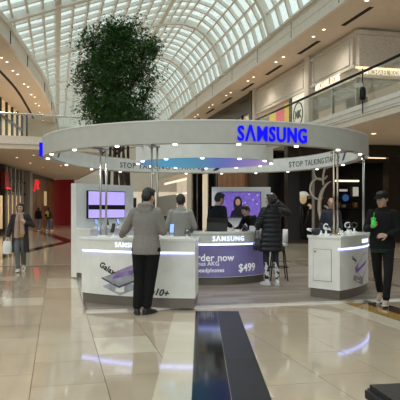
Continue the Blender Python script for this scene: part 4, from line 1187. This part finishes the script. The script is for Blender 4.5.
rp = nt.nodes.new('ShaderNodeValToRGB'); rp.color_ramp.interpolation = 'CONSTANT'
rp.color_ramp.elements[0].color = (0.02, 0.022, 0.035, 1); rp.color_ramp.elements[1].position = 0.49; rp.color_ramp.elements[1].color = (0.62, 0.60, 0.60, 1)
nt.links.new(tc.outputs['Object'], vz.inputs['Vector']); nt.links.new(vz.outputs['Fac'], rp.inputs['Fac'])
mx = nt.nodes.new('ShaderNodeMix'); mx.data_type = 'RGBA'; mx.inputs[6].default_value = (0.02, 0.022, 0.035, 1)
nt.links.new(lt.outputs[0], mx.inputs[0]); nt.links.new(rp.outputs['Color'], mx.inputs[7]); nt.links.new(mx.outputs[2], b.inputs['Base Color'])
b.inputs['Roughness'].default_value = 0.8
MATS['leggings_print'] = m

def V(*a): return Vector(a)
def hand(mb, wrist, direc, palm_n, curl=.5, side=1, spread=1.0):
    """palm, four unequal bent fingers and a thumb from the side of the palm; palm_n points out of the palm"""
    d = Vector(direc).normalized(); n = Vector(palm_n); n = (n - d * n.dot(d)).normalized(); a = d.cross(n) * side   # a: towards the thumb
    w = Vector(wrist)
    mb.loft([(w - d * .015, .026, .020, a, n), (w + d * .02, .030, .018, a, n), (w + d * .06, .041, .016, a, n), (w + d * .092, .040, .013, a, n)], 12)
    for i, (off, L) in enumerate(((.031, .070), (.010, .078), (-.011, .073), (-.031, .056))):
        base = w + d * (.086 - abs(i - 1.2) * .004) + a * off
        dirn = (d + a * off * 1.6 * spread).normalized(); p = base; ang = 0
        for k, fr_ in enumerate((.46, .30, .24)):
            ang += curl * (.75, 1.0, .8)[k]
            dr = dirn * math.cos(ang) + n * math.sin(ang)
            q2 = p + dr * L * fr_; mb.cap(p, .0092 - .0008 * k, q2, .0086 - .0009 * k, 8); p = q2
    tb = w + d * .022 + a * .026; t1 = tb + (d * .6 + a * .75 + n * .25).normalized() * .042; t2 = t1 + (d * .9 + a * .25 + n * (.2 + .5 * curl)).normalized() * .032
    mb.cap(tb, .0125, t1, .0105, 8); mb.cap(t1, .0105, t2, .0085, 8)

POSE = dict(hipL=V(.095, 0, .92), hipR=V(-.095, 0, .92), kneeL=V(.10, -.02, .50), kneeR=V(-.10, -.02, .50), ankL=V(.105, .02, .09), ankR=V(-.105, .02, .09),
            toeL=V(.02, -1, 0), toeR=V(-.02, -1, 0), pelvis=V(0, 0, .96), waist=V(0, 0, 1.10), chest=V(0, 0, 1.30), neck=V(0, .01, 1.475), head=V(0, -.01, 1.615),
            shL=V(.158, .01, 1.400), shR=V(-.158, .01, 1.400), elL=V(.222, .03, 1.13), elR=V(-.222, .03, 1.13), wrL=V(.245, -.05, .90), wrR=V(-.245, -.05, .90),
            hdL=V(.0, -.15, -1), hdR=V(.0, -.15, -1), pnL=V(-1, 0, 0), pnR=V(1, 0, 0), curlL=.35, curlR=.35, yaw=0.0, nod=0.0, flipL=1, flipR=1)

def person(label, loc, rz, H=1.75, pose=None, skin='skin_light', hair=('short', 'hair_black'), top=('jacket', 'cloth_black'), legs='cloth_black', shoes='shoe_black', sole=None, fine=.0075, build_=1.0, group=None, girl=False, baggy=1.0):
    P = dict(POSE); P.update(pose or {})
    t = thing('person', label, 'person', loc, rz, group); k_ = H / 1.75; t.scale = (k_, k_, k_)
    g = build_
    HR = Matrix.Rotation(P['yaw'], 3, 'Z') @ Matrix.Rotation(P['nod'], 3, 'X')
    hc = P['head']
    def hp(x, y, z): return hc + HR @ Vector((x, y, z))
    # the body, one continuous surface
    b = MB()
    b.ell(hp(0, .012, .025), .076, .094, .105, HR); b.ell(hp(0, -.018, -.035), .064, .075, .085, HR)
    b.ell(hp(0, -.060, -.095), .030, .026, .022, HR); b.ell(hp(0, -.045, -.075), .047, .040, .035, HR)
    b.cap(hp(0, -.090, .012), .010, hp(0, -.112, -.030), .0145, 8)
    b.ell(hp(0, -.082, .030), .052, .016, .012, HR); b.ell(hp(.036, -.068, -.022), .020, .018, .018, HR); b.ell(hp(-.036, -.068, -.022), .020, .018, .018, HR)
    for s_ in (-1, 1): b.ell(hp(s_ * .078, .012, -.005), .010, .022, .034, HR)
    b.cap(P['neck'] - V(0, 0, .03), .060 * g, hp(0, .015, -.075), .052, 12)
    hipc = P['pelvis']
    b.loft([(hipc - V(0, 0, .10), .14 * g, .10 * g), (hipc, .155 * g, .105 * g), (P['waist'], .125 * g, .092 * g), (P['chest'], .155 * g, .105 * g), (P['neck'] - V(0, 0, .06), .13 * g, .075 * g), (P['neck'] + V(0, 0, .01), .06 * g, .055 * g)], 18)
    for s_ in 'LR':
        b.cap(P['sh' + s_], .050, P['el' + s_], .040); b.cap(P['el' + s_], .040, P['wr' + s_], .027)
        hand(b, P['wr' + s_], P['hd' + s_], P['pn' + s_], P['curl' + s_], P['flip' + s_])
        b.cap(P['hip' + s_], .078, P['knee' + s_], .052); b.cap(P['knee' + s_], .052, P['ank' + s_], .036)
        td = P['toe' + s_].normalized(); b.cap(P['ank' + s_] - V(0, 0, .045), .033, P['ank' + s_] + td * .13 - V(0, 0, .055), .028)
    b.build('body', skin, t, world=False, voxel=fine, relax=2)
    # face
    for s_ in (-1, 1):
        q = MB(); q.ell(hp(s_ * .031, -.083, .008), .0145, .009, .0085, HR, 10, 6); e = q.build('eye', 'eye_white', t, world=False, smooth=True)
        q = MB(); q.ell(hp(s_ * .031, -.0905, .008), .0068, .0045, .0072, HR, 8, 5); q.build('iris', 'eye_dark', e, world=False, smooth=True)
        q = MB(); q.cap(hp(s_ * .018, -.096, .028), .005, hp(s_ * .050, -.085, .030), .004, 6); q.build('eyebrow', hair[1], t, world=False, smooth=True)
    q = MB(); q.ell(hp(0, -.0905, -.060), .022, .009, .0085, HR, 10, 6); q.build('mouth', 'lips', t, world=False, smooth=True)
    # hair
    q = MB()
    q.ell(hp(0, .024, .042), .083, .096, .096, HR); q.ell(hp(0, .048, .005), .078, .072, .090, HR)
    for s_ in (-1, 1): q.ell(hp(s_ * .072, .008, .035), .014, .045, .045, HR)
    if hair[0] == 'short': q.ell(hp(0, -.030, .100), .066, .060, .036, HR)
    if hair[0] in ('long', 'tied'):
        q.ell(hp(0, -.010, .088), .078, .080, .045, HR)
        for s_ in (-1, 1): q.cap(hp(s_ * .074, -.005, .04), .024, hp(s_ * .074, .030, -.08), .026)
    if hair[0] == 'long': q.cap(hp(0, .065, -.02), .070, hp(0, .085, -.20), .062)
    if hair[0] == 'tied': q.ell(hp(0, .105, .02), .050, .045, .050, HR)
    q.build('hair', hair[1], t, world=False, voxel=.009, relax=2)
    # trousers
    q = MB(); lw = 1.0
    q.loft([(hipc - V(0, 0, .13), .150 * g, .118 * g), (hipc - V(0, 0, .02), .170 * g, .125 * g), (hipc + V(0, 0, .08), .152 * g, .112 * g)], 18)
    slim = .86 if legs == 'leggings_print' else baggy
    for s_ in 'LR':
        q.cap(P['hip' + s_] - V(0, 0, .02), .095 * slim * g, P['knee' + s_], .069 * slim)
        a = P['ank' + s_] + V(0, 0, .035 if slim >= 1 else .06); q.cap(P['knee' + s_], .069 * slim, a, .055 * slim)
        if slim >= 1:
            q.ell(a + V(0, 0, .015), .060, .062, .030); q.ell(a.lerp(P['knee' + s_], .2), .058, .064, .03); q.ell(P['knee' + s_] + V(0, .01, .03), .074, .076, .04)
    q.build('leggings' if legs == 'leggings_print' else 'trousers', legs, t, world=False, voxel=max(.011, fine * 1.3), relax=2)
    # shoes
    for s_ in 'LR':
        td = P['toe' + s_].copy(); td.normalize(); sd = V(-td.y, td.x, 0).normalized(); up = td.cross(sd)
        if up.z < 0: up = -up
        a = P['ank' + s_]; base = a - up * .088
        q = MB()
        q.loft([(base - td * .065 + up * .004, .030, .012, sd, td), (base - td * .05 + up * .05, .034, .020, sd, td)], 12)
        q.loft([(base - td * .075 + up * .040, .022, .030, sd, up), (base - td * .05 + up * .044, .036, .044, sd, up), (base + td * .02 + up * .042, .039, .046, sd, up), (base + td * .09 + up * .033, .044, .033, sd, up), (base + td * .150 + up * .026, .040, .024, sd, up), (base + td * .185 + up * .022, .022, .016, sd, up)], 14)
        q.cap(base + up * .06, .040, a + up * .01, .040)
        sh = q.build('shoe', shoes, t, world=False, voxel=.009, relax=2)
        q = MB(); q.loft([(base - td * .082 + up * .010, .024, .010, sd, up), (base - td * .04 + up * .010, .042, .011, sd, up), (base + td * .09 + up * .010, .049, .011, sd, up), (base + td * .16 + up * .012, .042, .011, sd, up), (base + td * .195 + up * .014, .020, .009, sd, up)], 14)
        q.build('sole', sole or shoes, sh, world=False, smooth=True)
    # top
    kind, tm = top[0], top[1]
    q = MB(); c, w, n_ = P['chest'], P['waist'], P['neck']
    sh_w = (P['shL'] - P['shR']).length / 2
    yd = V(0, 1, 0); xd = (P['shL'] - P['shR']).normalized(); yd = V(-xd.y, xd.x, 0).normalized(); xd = V(yd.y, -yd.x, 0)
    sc_ = .016
    hemz = {'hoodie': .84, 'jacket': .86, 'shirt': .88, 'coat': .52, 'puffer': .64, 'open_coat': .48}[kind]
    fat = {'hoodie': 1.10, 'jacket': 1.04, 'shirt': 1.0, 'coat': 1.08, 'puffer': 1.16, 'open_coat': 1.08}[kind] * g
    def sec(p, rx, ry): return (p, rx * fat + sc_, ry * fat + sc_, xd, yd)
    base = V(hipc.x, hipc.y, hemz)
    stack = [sec(base, .165 if hemz > .7 else .185, .120 if hemz > .7 else .150), sec(V(hipc.x, hipc.y, max(hemz + .03, .94)), .165, .118), sec(w, .140, .104), sec(c, .160, .112), sec(n_.lerp(c, .42), .150, .104), sec(n_ - V(0, 0, .055), .105, .078), sec(n_ + V(0, 0, .012), .062, .060)]
    if kind == 'puffer':
        rows = []; N_ = 44
        keys = [(s[0], s[1], s[2]) for s in stack]
        zs = [k2[0].z for k2 in keys]
        for i in range(N_ + 1):
            z = zs[0] + (zs[-1] - zs[0]) * i / N_
            for a_, b_ in zip(keys[:-1], keys[1:]):
                if a_[0].z <= z <= b_[0].z + 1e-6:
                    f_ = (z - a_[0].z) / (b_[0].z - a_[0].z); p_ = a_[0].lerp(b_[0], f_); rx = a_[1] + (b_[1] - a_[1]) * f_; ry = a_[2] + (b_[2] - a_[2]) * f_; break
            bul = .020 * abs(math.sin(PI * (z - zs[0]) / .088)) - .006
            if z > 1.42: bul *= .4
            rows.append((p_, rx + bul, ry + bul, xd, yd))
        q.loft(rows, 22)
    else:
        q.loft(stack, 22)
    th = {'puffer': .022, 'hoodie': .016, 'coat': .014, 'open_coat': .014}.get(kind, .008)
    for s_ in 'LR':
        S_, E_, W_ = P['sh' + s_], P['el' + s_], P['wr' + s_]
        q.cap(S_, .062 + th, E_, .049 + th); cuff = W_.lerp(E_, .07)
        q.cap(E_, .049 + th, cuff, .036 + th * .8)
        if kind == 'puffer':
            for i in range(1, 6):
                q.ell(S_.lerp(E_, i / 6), .070 + th, .070 + th, .030); q.ell(E_.lerp(cuff, i / 6), .058 + th, .058 + th, .026)
        else:
            q.ell(E_.lerp(W_, .18), .052 + th, .052 + th, .034); q.ell(E_.lerp(cuff, .85), .045 + th, .045 + th, .022); q.ell(E_.lerp(S_, .25), .056 + th, .056 + th, .03)
    if kind in ('hoodie', 'puffer'):
        bk = yd
        q.torus(n_ + V(0, 0, .015) + bk * .035, .085, .034, xd, (bk * .9 + V(0, 0, .25)), 18, 8)
        q.ell(n_ + bk * .095 - V(0, 0, .035), .105, .050, .085, Matrix.Rotation(math.atan2(-xd.x * 0 + xd.y, xd.x), 3, 'Z'))
        if kind == 'hoodie': q.loft([sec(base - V(0, 0, .01), .160, .116), sec(base + V(0, 0, .05), .158, .114)], 22)
    elif kind in ('jacket', 'coat', 'open_coat'):
        q.torus(n_ + V(0, 0, .012), .062, .020, xd, yd, 18, 8)
    elif kind == 'shirt':
        q.torus(n_ + V(0, 0, .004), .060, .012, xd, yd, 18, 8)
    q.build({'hoodie': 'hoodie', 'jacket': 'jacket', 'shirt': 'shirt', 'coat': 'coat', 'puffer': 'puffer_coat', 'open_coat': 'coat'}[kind], tm, t, world=False, voxel=max(.010, fine * 1.2), relax=2)
    t['_h'] = 0; del t['_h']
    return t
def at(px, py, z=0.0):                                   # floor place under a picture point
    y = FPX * (EYE - z) / (py - HY); return V((px - HX) * y / FPX, y, z)

# man in grey hoodie, back to us, left hand on the counter, right hand in front
man1 = person('man in grey hoodie and black trousers with his back turned at the left counter', (-.735, 8.33, .003), math.radians(170), 1.735,
       dict(ankL=V(.125, .01, .09), ankR=V(-.005, -.03, .09), kneeL=V(.105, -.03, .50), kneeR=V(-.055, -.03, .50), toeL=V(.35, -1, 0), toeR=V(-.55, -1, 0),
            head=V(-.02, -.05, 1.615), neck=V(0, -.01, 1.475), elL=V(.315, -.06, 1.17), wrL=V(.455, -.34, 1.075), hdL=V(.3, -1, -.12), pnL=V(0, 0, -1), curlL=.25, flipL=-1,
            elR=V(-.235, -.02, 1.15), wrR=V(-.13, -.26, 1.16), hdR=V(.5, -.6, .4), pnR=V(.6, .3, .5), curlR=.7, yaw=-.35, nod=.30),
       'skin_light', ('short', 'hair_black'), ('hoodie', 'hoodie_grey'), 'cloth_black', 'shoe_black', fine=.0065, build_=1.02, baggy=1.16)
# man in grey jacket between the counters, back to us
man2 = person('man in light grey jacket with his back turned between the left counter and desk', (-.34, 10.75, PZ), math.radians(182), 1.70,
       dict(elL=V(.25, -.03, 1.14), wrL=V(.19, -.24, 1.05), hdL=V(-.3, -1, 0), pnL=V(-.5, 0, -1), elR=V(-.25, -.03, 1.14), wrR=V(-.19, -.24, 1.05), hdR=V(.3, -1, 0), pnR=V(.5, 0, -1), nod=.2, head=V(0, -.03, 1.61)),
       'skin_tan', ('short', 'hair_black'), ('jacket', 'jacket_grey'), 'cloth_navy', 'shoe_black', fine=.009)
# staff behind the desk
man3 = person('man in black sweater behind the service desk turned toward the screen', (.30, 12.25, PZ), math.radians(128), 1.78,
       dict(elL=V(.25, -.06, 1.14), wrL=V(.16, -.28, 1.06), hdL=V(-.3, -1, -.1), pnL=V(-.4, 0, -1), elR=V(-.25, -.06, 1.14), wrR=V(-.16, -.28, 1.06), hdR=V(.3, -1, -.1), pnR=V(.4, 0, -1), chest=V(0, -.04, 1.29), neck=V(0, -.08, 1.46), head=V(0, -.12, 1.595), shL=V(.18, -.06, 1.40), shR=V(-.18, -.06, 1.40), nod=.35),
       'skin_light', ('short', 'hair_black'), ('shirt', 'cloth_black'), 'cloth_black', 'shoe_black', fine=.009, build_=1.05)
man4 = person('man in black shirt leaning over the service desk in front of the screen', (1.14, 13.12, PZ), math.radians(-58), 1.58,
       dict(pelvis=V(0, .10, .95), waist=V(0, .06, 1.08), chest=V(0, -.05, 1.27), neck=V(0, -.14, 1.42), head=V(0, -.22, 1.54), shL=V(.18, -.10, 1.37), shR=V(-.18, -.10, 1.37), hipL=V(.095, .10, .91), hipR=V(-.095, .10, .91),
            elL=V(.25, -.20, 1.14), wrL=V(.16, -.42, 1.09), hdL=V(-.3, -1, -.1), pnL=V(-.3, 0, -1), elR=V(-.25, -.20, 1.14), wrR=V(-.16, -.42, 1.09), hdR=V(.3, -1, -.1), pnR=V(.3, 0, -1), nod=.45),
       'skin_light', ('short', 'hair_black'), ('shirt', 'cloth_black'), 'cloth_black', 'shoe_black', fine=.009)
# woman in puffer coat
wom1 = person('woman in long black puffer coat and patterned leggings at the service desk', (1.33, 11.38, PZ), math.radians(205), 1.73,
       dict(ankL=V(.075, -.03, .09), ankR=V(-.095, .06, .09), kneeL=V(.085, -.05, .50), kneeR=V(-.095, .0, .50), toeL=V(.2, -1, 0), toeR=V(-.25, -1, 0),
            elL=V(.245, -.06, 1.13), wrL=V(.13, -.26, 1.10), hdL=V(-.4, -1, .1), pnL=V(-.6, 0, -.6), elR=V(-.40, -.04, 1.36), wrR=V(-.24, -.12, 1.56), hdR=V(.7, -.1, .5), pnR=V(.6, .3, -.3), curlR=.5, yaw=.45, head=V(0, -.02, 1.61)),
       'skin_light', ('tied', 'hair_black'), ('puffer', 'puffer_black'), 'leggings_print', 'shoe_white', 'sole_white', fine=.0085)
# man with cap and green cup, walking
man5 = person('man in black cap and dark jacket walking with a green cup in hand', (2.755, 9.22, .003), math.radians(-22), 1.72,
       dict(hipL=V(.09, 0, .915), hipR=V(-.09, 0, .915), kneeL=V(.10, -.14, .52), kneeR=V(-.08, .06, .50), ankL=V(.075, -.20, .095), ankR=V(-.06, .26, .15), toeL=V(-.08, -1, .10), toeR=V(-.08, -1, -.42),
            elR=V(-.235, -.01, 1.16), wrR=V(-.135, -.235, 1.195), hdR=V(.35, -.75, .35), pnR=V(.6, .55, 0), curlR=.62, flipR=1, elL=V(.240, .0, 1.14), wrL=V(.085, -.225, 1.07), hdL=V(-.9, -.45, .0), pnL=V(.2, .8, -.3), curlL=.55, yaw=-.45, nod=.18, head=V(0, -.04, 1.61)),
       'skin_tan', ('short', 'hair_black'), ('jacket', 'cloth_black'), 'cloth_black', 'shoe_tan', 'sole_white', fine=.0065, build_=1.03)
def on_person(p, q, name, mtl, **kw): return q.build(name, mtl, p, world=False, **kw)
HRm = Matrix.Rotation(-.45, 3, 'Z') @ Matrix.Rotation(.18, 3, 'X'); hc = V(0, -.04, 1.61)
q = MB(); q.ell(hc + HRm @ V(0, .012, .070), .090, .104, .070, HRm); q.loft([(hc + HRm @ V(0, .0, .045), .089, .102, HRm @ V(1, 0, 0), HRm @ V(0, 1, 0)), (hc + HRm @ V(0, .0, .075), .090, .103, HRm @ V(1, 0, 0), HRm @ V(0, 1, 0))], 20)
q.ell(hc + HRm @ V(0, -.110, .048), .070, .075, .010, HRm); on_person(man5, q, 'cap', 'cloth_black', voxel=.008, relax=2)
q = MB(); q.loft([(V(0, -.004, .80), .178, .128), (V(0, -.004, .92), .186, .138), (V(0, -.004, .96), .182, .134)], 20); on_person(man5, q, 'shirt_hem', 'cloth_green', smooth=True)
# things carried
def place(p, v):                                          # a point in the person's frame, out in the world
    return parent_world(p) @ Vector(v)
cup = thing('drink_cup', 'bright green drink cup held by the man in black cap', 'cup', place(man5, (-.098, -.315, 1.185)))
q = MB(); q.lathe([(.026, 0), (.029, .03), (.036, .13)], (0, 0, 0), 18); q.build('cup_body', 'cup_green', cup, world=False, smooth=True)
q = MB(); q.lathe([(.039, .13), (.039, .142), (.030, .150), (.012, .152)], (0, 0, 0), 18); q.build('lid', 'cup_green', cup, world=False, smooth=True)
q = MB(); q.tube((0, 0, .14), (.014, 0, .225), .004); q.build('straw', 'cup_green', cup, world=False)
hb = thing('handbag', 'black leather handbag hanging at the side of the woman in puffer coat', 'bag', place(wom1, (.235, -.13, .66)), math.radians(205))
q = MB(); q.loft([((0, 0, 0), .055, .11), ((0, 0, .10), .060, .125), ((0, 0, .20), .035, .105), ((0, 0, .23), .012, .09)], 18); q.build('bag_body', 'bag_black', hb, world=False, voxel=.01, relax=2)
q = MB(); q.path([(0, -.085 + .17 * i / 10, .21 + .24 * math.sin(PI * i / 10)) for i in range(11)], .008, 6); q.build('strap', 'bag_black', hb, world=False, smooth=True)
q = MB(); q.obox((.058, 0, .15), (0, 1, 0), (0, 0, 1), (1, 0, 0), .02, .014, .004); q.build('clasp', 'steel', hb, world=False)

# woman walking on the left
wom2 = person('woman in dark open coat with rose scarf and mustard top walking on the left', V(-4.16, 14.0, 0) + V(0, .12, 0), math.radians(8), 1.60,
       dict(hipL=V(.09, 0, .915), hipR=V(-.09, 0, .915), kneeL=V(.075, -.02, .50), kneeR=V(-.06, -.13, .52), ankL=V(.05, .24, .14), ankR=V(-.03, -.16, .095), toeL=V(.05, -1, -.40), toeR=V(-.05, -1, .10),
            elR=V(-.25, .03, 1.13), wrR=V(-.285, -.06, .90), hdR=V(0, -.2, -1), pnR=V(1, 0, 0), curlR=.8, elL=V(.30, .04, 1.17), wrL=V(.16, -.17, 1.24), hdL=V(-.6, -.3, .6), pnL=V(-.3, .8, 0), curlL=.7, nod=.05),
       'skin_light', ('long', 'hair_brown'), ('shirt', 'mustard'), 'trouser_grey', 'shoe_white', 'sole_white', fine=.009, build_=.95, girl=True)
q = MB()                                                  # the open coat: two fronts, a back and sleeves
for s_ in (-1, 1):
    q.loft([((s_ * .14, .02, .50), .085, .140, (1, 0, 0), (0, 1, 0)), ((s_ * .13, .015, .85), .075, .132), ((s_ * .12, .01, 1.12), .070, .120), ((s_ * .12, .01, 1.32), .075, .118), ((s_ * .09, .01, 1.44), .055, .085)], 14)
q.loft([((0, .115, .50), .20, .05), ((0, .10, .95), .18, .045), ((0, .085, 1.30), .17, .045), ((0, .06, 1.45), .10, .04)], 16)
for S_, E_, W_ in ((V(.16, .01, 1.40), V(.30, .04, 1.17), V(.16, -.17, 1.24)), (V(-.16, .01, 1.40), V(-.25, .03, 1.13), V(-.285, -.06, .90))):
    q.cap(S_, .078, E_, .066); q.cap(E_, .066, W_.lerp(E_, .08), .052)
q.build('coat', 'coat_dark', wom2, world=False, voxel=.012, relax=2)
q = MB(); q.torus((0, .0, 1.475), .078, .036, (1, 0, 0), (0, 1, .15), 20, 8)
for s_, zb in ((-1, .86), (1, .95)):
    q.loft([((s_ * .045, -.085, 1.47), .040, .028), ((s_ * .060, -.142, 1.30), .050, .022), ((s_ * .072, -.150, 1.08), .055, .018), ((s_ * .078, -.150, zb), .058, .014)], 12)
q.build('scarf', 'scarf_rose', wom2, world=False, voxel=.010, relax=2)
wb = thing('shopping_bag', 'white shopping bag carried by the woman in rose scarf', 'bag', place(wom2, (-.30, -.08, .46)), math.radians(20))
q = MB(); q.loft([((0, 0, 0), .10, .05), ((0, 0, .16), .11, .06), ((0, 0, .30), .09, .035)], 16); q.build('bag_body', 'bag_white', wb, world=False, voxel=.012, relax=2)
for s_ in (-1, 1):
    q = MB(); q.path([(-.05 + .10 * i / 8, s_ * .025, .29 + .09 * math.sin(PI * i / 8)) for i in range(9)], .006, 6); q.build('handle', 'bag_white', wb, world=False, smooth=True)

# two people far off by the red wall
wom3 = person('distant woman in black jacket and blue jeans beside the timber shopfront', (-10.75, 40.6, 0), math.radians(160), 1.66, dict(kneeL=V(.09, -.10, .51), ankL=V(.08, -.16, .10), ankR=V(-.08, .16, .12)),
       'skin_light', ('long', 'hair_black'), ('jacket', 'cloth_black'), 'denim', 'shoe_white', fine=.014)
wom4 = person('distant woman with a yellow and black backpack walking beside the red wall', (-10.2, 41.2, 0), math.radians(150), 1.68, dict(kneeR=V(-.09, -.10, .51), ankR=V(-.08, -.16, .10), ankL=V(.08, .16, .12)),
       'skin_light', ('tied', 'hair_black'), ('jacket', 'cloth_navy'), 'denim', 'shoe_white', fine=.014)
bp = thing('backpack', 'yellow and black backpack worn by the distant woman by the red wall', 'backpack', place(wom4, (0, .20, 1.0)), math.radians(150))
q = MB(); q.loft([((0, 0, 0), .13, .07), ((0, .01, .15), .15, .09), ((0, 0, .32), .14, .08), ((0, -.02, .40), .09, .05)], 16); q.build('pack', 'pack_yellow', bp, world=False, voxel=.014, relax=2)
q = MB(); q.loft([((0, .07, .02), .09, .04), ((0, .085, .12), .10, .05), ((0, .07, .20), .08, .03)], 12); q.build('pocket', 'cloth_black', bp, world=False, smooth=True)
# three distant shoppers
wom5 = person('distant shopper in a pale top among the left shop doorways', (-10.9, 37.0, 0), math.radians(30), 1.62, {}, 'skin_light', ('short', 'hair_black'), ('jacket', 'jacket_grey'), 'trouser_grey', 'shoe_white', fine=.014)
man6 = person('bald man in dark blue shirt seen behind the bronze posts', (3.05, 14.2, 0), math.radians(-10), 1.72, {}, 'skin_tan', ('bald', 'hair_black'), ('shirt', 'cloth_navy'), 'cloth_black', 'shoe_black', fine=.011)
for ch in list(man6.children):
    if ch.name.startswith('hair'): bpy.data.objects.remove(ch)

# ------------------------------------------------------------------ tall fig tree behind the kiosk
m = mat('leaf', (0.045, 0.115, 0.026), 0.45, var=0.45, scale=5)
mat('bark', (0.045, 0.032, 0.024), 0.85, var=0.3, scale=12, bump=0.6)
mat('planter_stone', (0.36, 0.33, 0.30), 0.6)
mat('soil', (0.03, 0.022, 0.016), 0.95, var=0.4, scale=20, bump=0.8)
TX, TY = -2.40, 18.0
tree = thing('fig_tree', 'tall leafy green fig tree rising behind the kiosk ring', 'tree', (TX, TY, 0.0))
rn = random.Random(21)
tips = []
for k in range(9):
    a = 2 * PI * k / 9; x0, y0 = .30 * math.cos(a), .22 * math.sin(a)
    pts = []; bx, by = rn.uniform(-.45, .45), rn.uniform(-.3, .3)
    for i in range(8):
        f = i / 7; pts.append((x0 + bx * f + .05 * math.sin(5 * f + k), y0 + by * f + .04 * math.cos(4 * f + k), .45 + 4.6 * f))
    q = MB(); q.path(pts, [.058 - .005 * i for i in range(8)], 8); q.build('trunk', 'bark', tree, world=False, smooth=True)
    tips.append(pts)
for k in range(26):
    p = tips[k % 9]; i = rn.randint(4, 7); s_ = Vector(p[i]); a = rn.uniform(0, 2 * PI); L = rn.uniform(.5, 1.1)
    e_ = s_ + Vector((math.cos(a) * L, math.sin(a) * L * .8, rn.uniform(.2, 1.0)))
    q = MB(); q.path([s_, s_.lerp(e_, .5) + Vector((0, 0, .08)), e_], [.022, .015, .007], 6); q.build('branch', 'bark', tree, world=False, smooth=True)
fol = MB()
def crown_r(z):                                          # half width of the crown at a height
    f = (z - 3.75) / 3.15
    for (f0, r0), (f1, r1) in zip(((0, .88), (.12, .98), (.35, 1.0), (.6, 1.20), (.8, 1.15), (.93, .90), (1, .45))[:-1], ((.12, .98), (.35, 1.0), (.6, 1.20), (.8, 1.15), (.93, .90), (1, .45))):
        if f0 <= f <= f1: return r0 + (r1 - r0) * (f - f0) / (f1 - f0)
    return .3
blobs = []
for k in range(120):
    z = rn.uniform(3.75, 6.85); a = rn.uniform(0, 2 * PI); rr_ = crown_r(z) * math.sqrt(rn.random()) * rn.uniform(.9, 1.03)
    blobs.append((Vector((rr_ * math.cos(a), rr_ * math.sin(a) * .9, z)), rn.uniform(.10, .25)))
for k in range(24000):
    c, sg_ = blobs[rn.randrange(len(blobs))]
    p = c + Vector((rn.gauss(0, sg_), rn.gauss(0, sg_), rn.gauss(0, sg_ * .85)))
    a = rn.uniform(0, 2 * PI); d_ = Vector((math.cos(a), math.sin(a), rn.uniform(-1.1, .25))).normalized()
    L = rn.uniform(.085, .14); w_ = L * .24
    s_ = d_.cross(Vector((rn.uniform(-.4, .4), rn.uniform(-.4, .4), 1))).normalized(); u_ = s_.cross(d_) * .012
    fol.add([p, p + d_ * L * .45 + s_ * w_ + u_, p + d_ * L, p + d_ * L * .45 - s_ * w_ + u_], [[0, 1, 2], [0, 2, 3]])
o = fol.build('foliage', 'leaf', tree, world=False); o['kind'] = 'stuff'
pl = thing('planter', 'round grey stone planter at the foot of the fig tree', 'planter', (TX, TY, 0))
q = MB(); q.lathe([(.62, 0), (.70, .05), (.78, .46), (.78, .52), (.70, .52), (.69, .44)], (0, 0, 0), 28); q.build('bowl', 'planter_stone', pl, world=False, smooth=False)
q = MB(); q.lathe([(.69, .40), (.69, .455)], (0, 0, 0), 28); q.build('soil', 'soil', pl, world=False)

# ------------------------------------------------------------------ bench corner at the lower right
mat('bench_leather', (0.012, 0.011, 0.013), 0.38, var=0.2, scale=30, bump=0.15)
bn = thing('bench', 'black upholstered bench at the lower right corner', 'bench', (1.60, 3.28, 0), math.radians(9))
q = MB(); q.box(-.66, .66, -.24, .24, .36, .46); q.build('seat_pad', 'bench_leather', bn, world=False, bevel=.028)
q = MB(); q.box(-.655, .655, -.235, .235, .08, .36); q.build('box_base', 'bench_leather', bn, world=False)
for a in (-.52, .52):
    for c in (-.15, .15):
        q = MB(); q.box(a - .03, a + .03, c - .03, c + .03, .003, .08); q.build('leg', 'black_metal', bn, world=False)
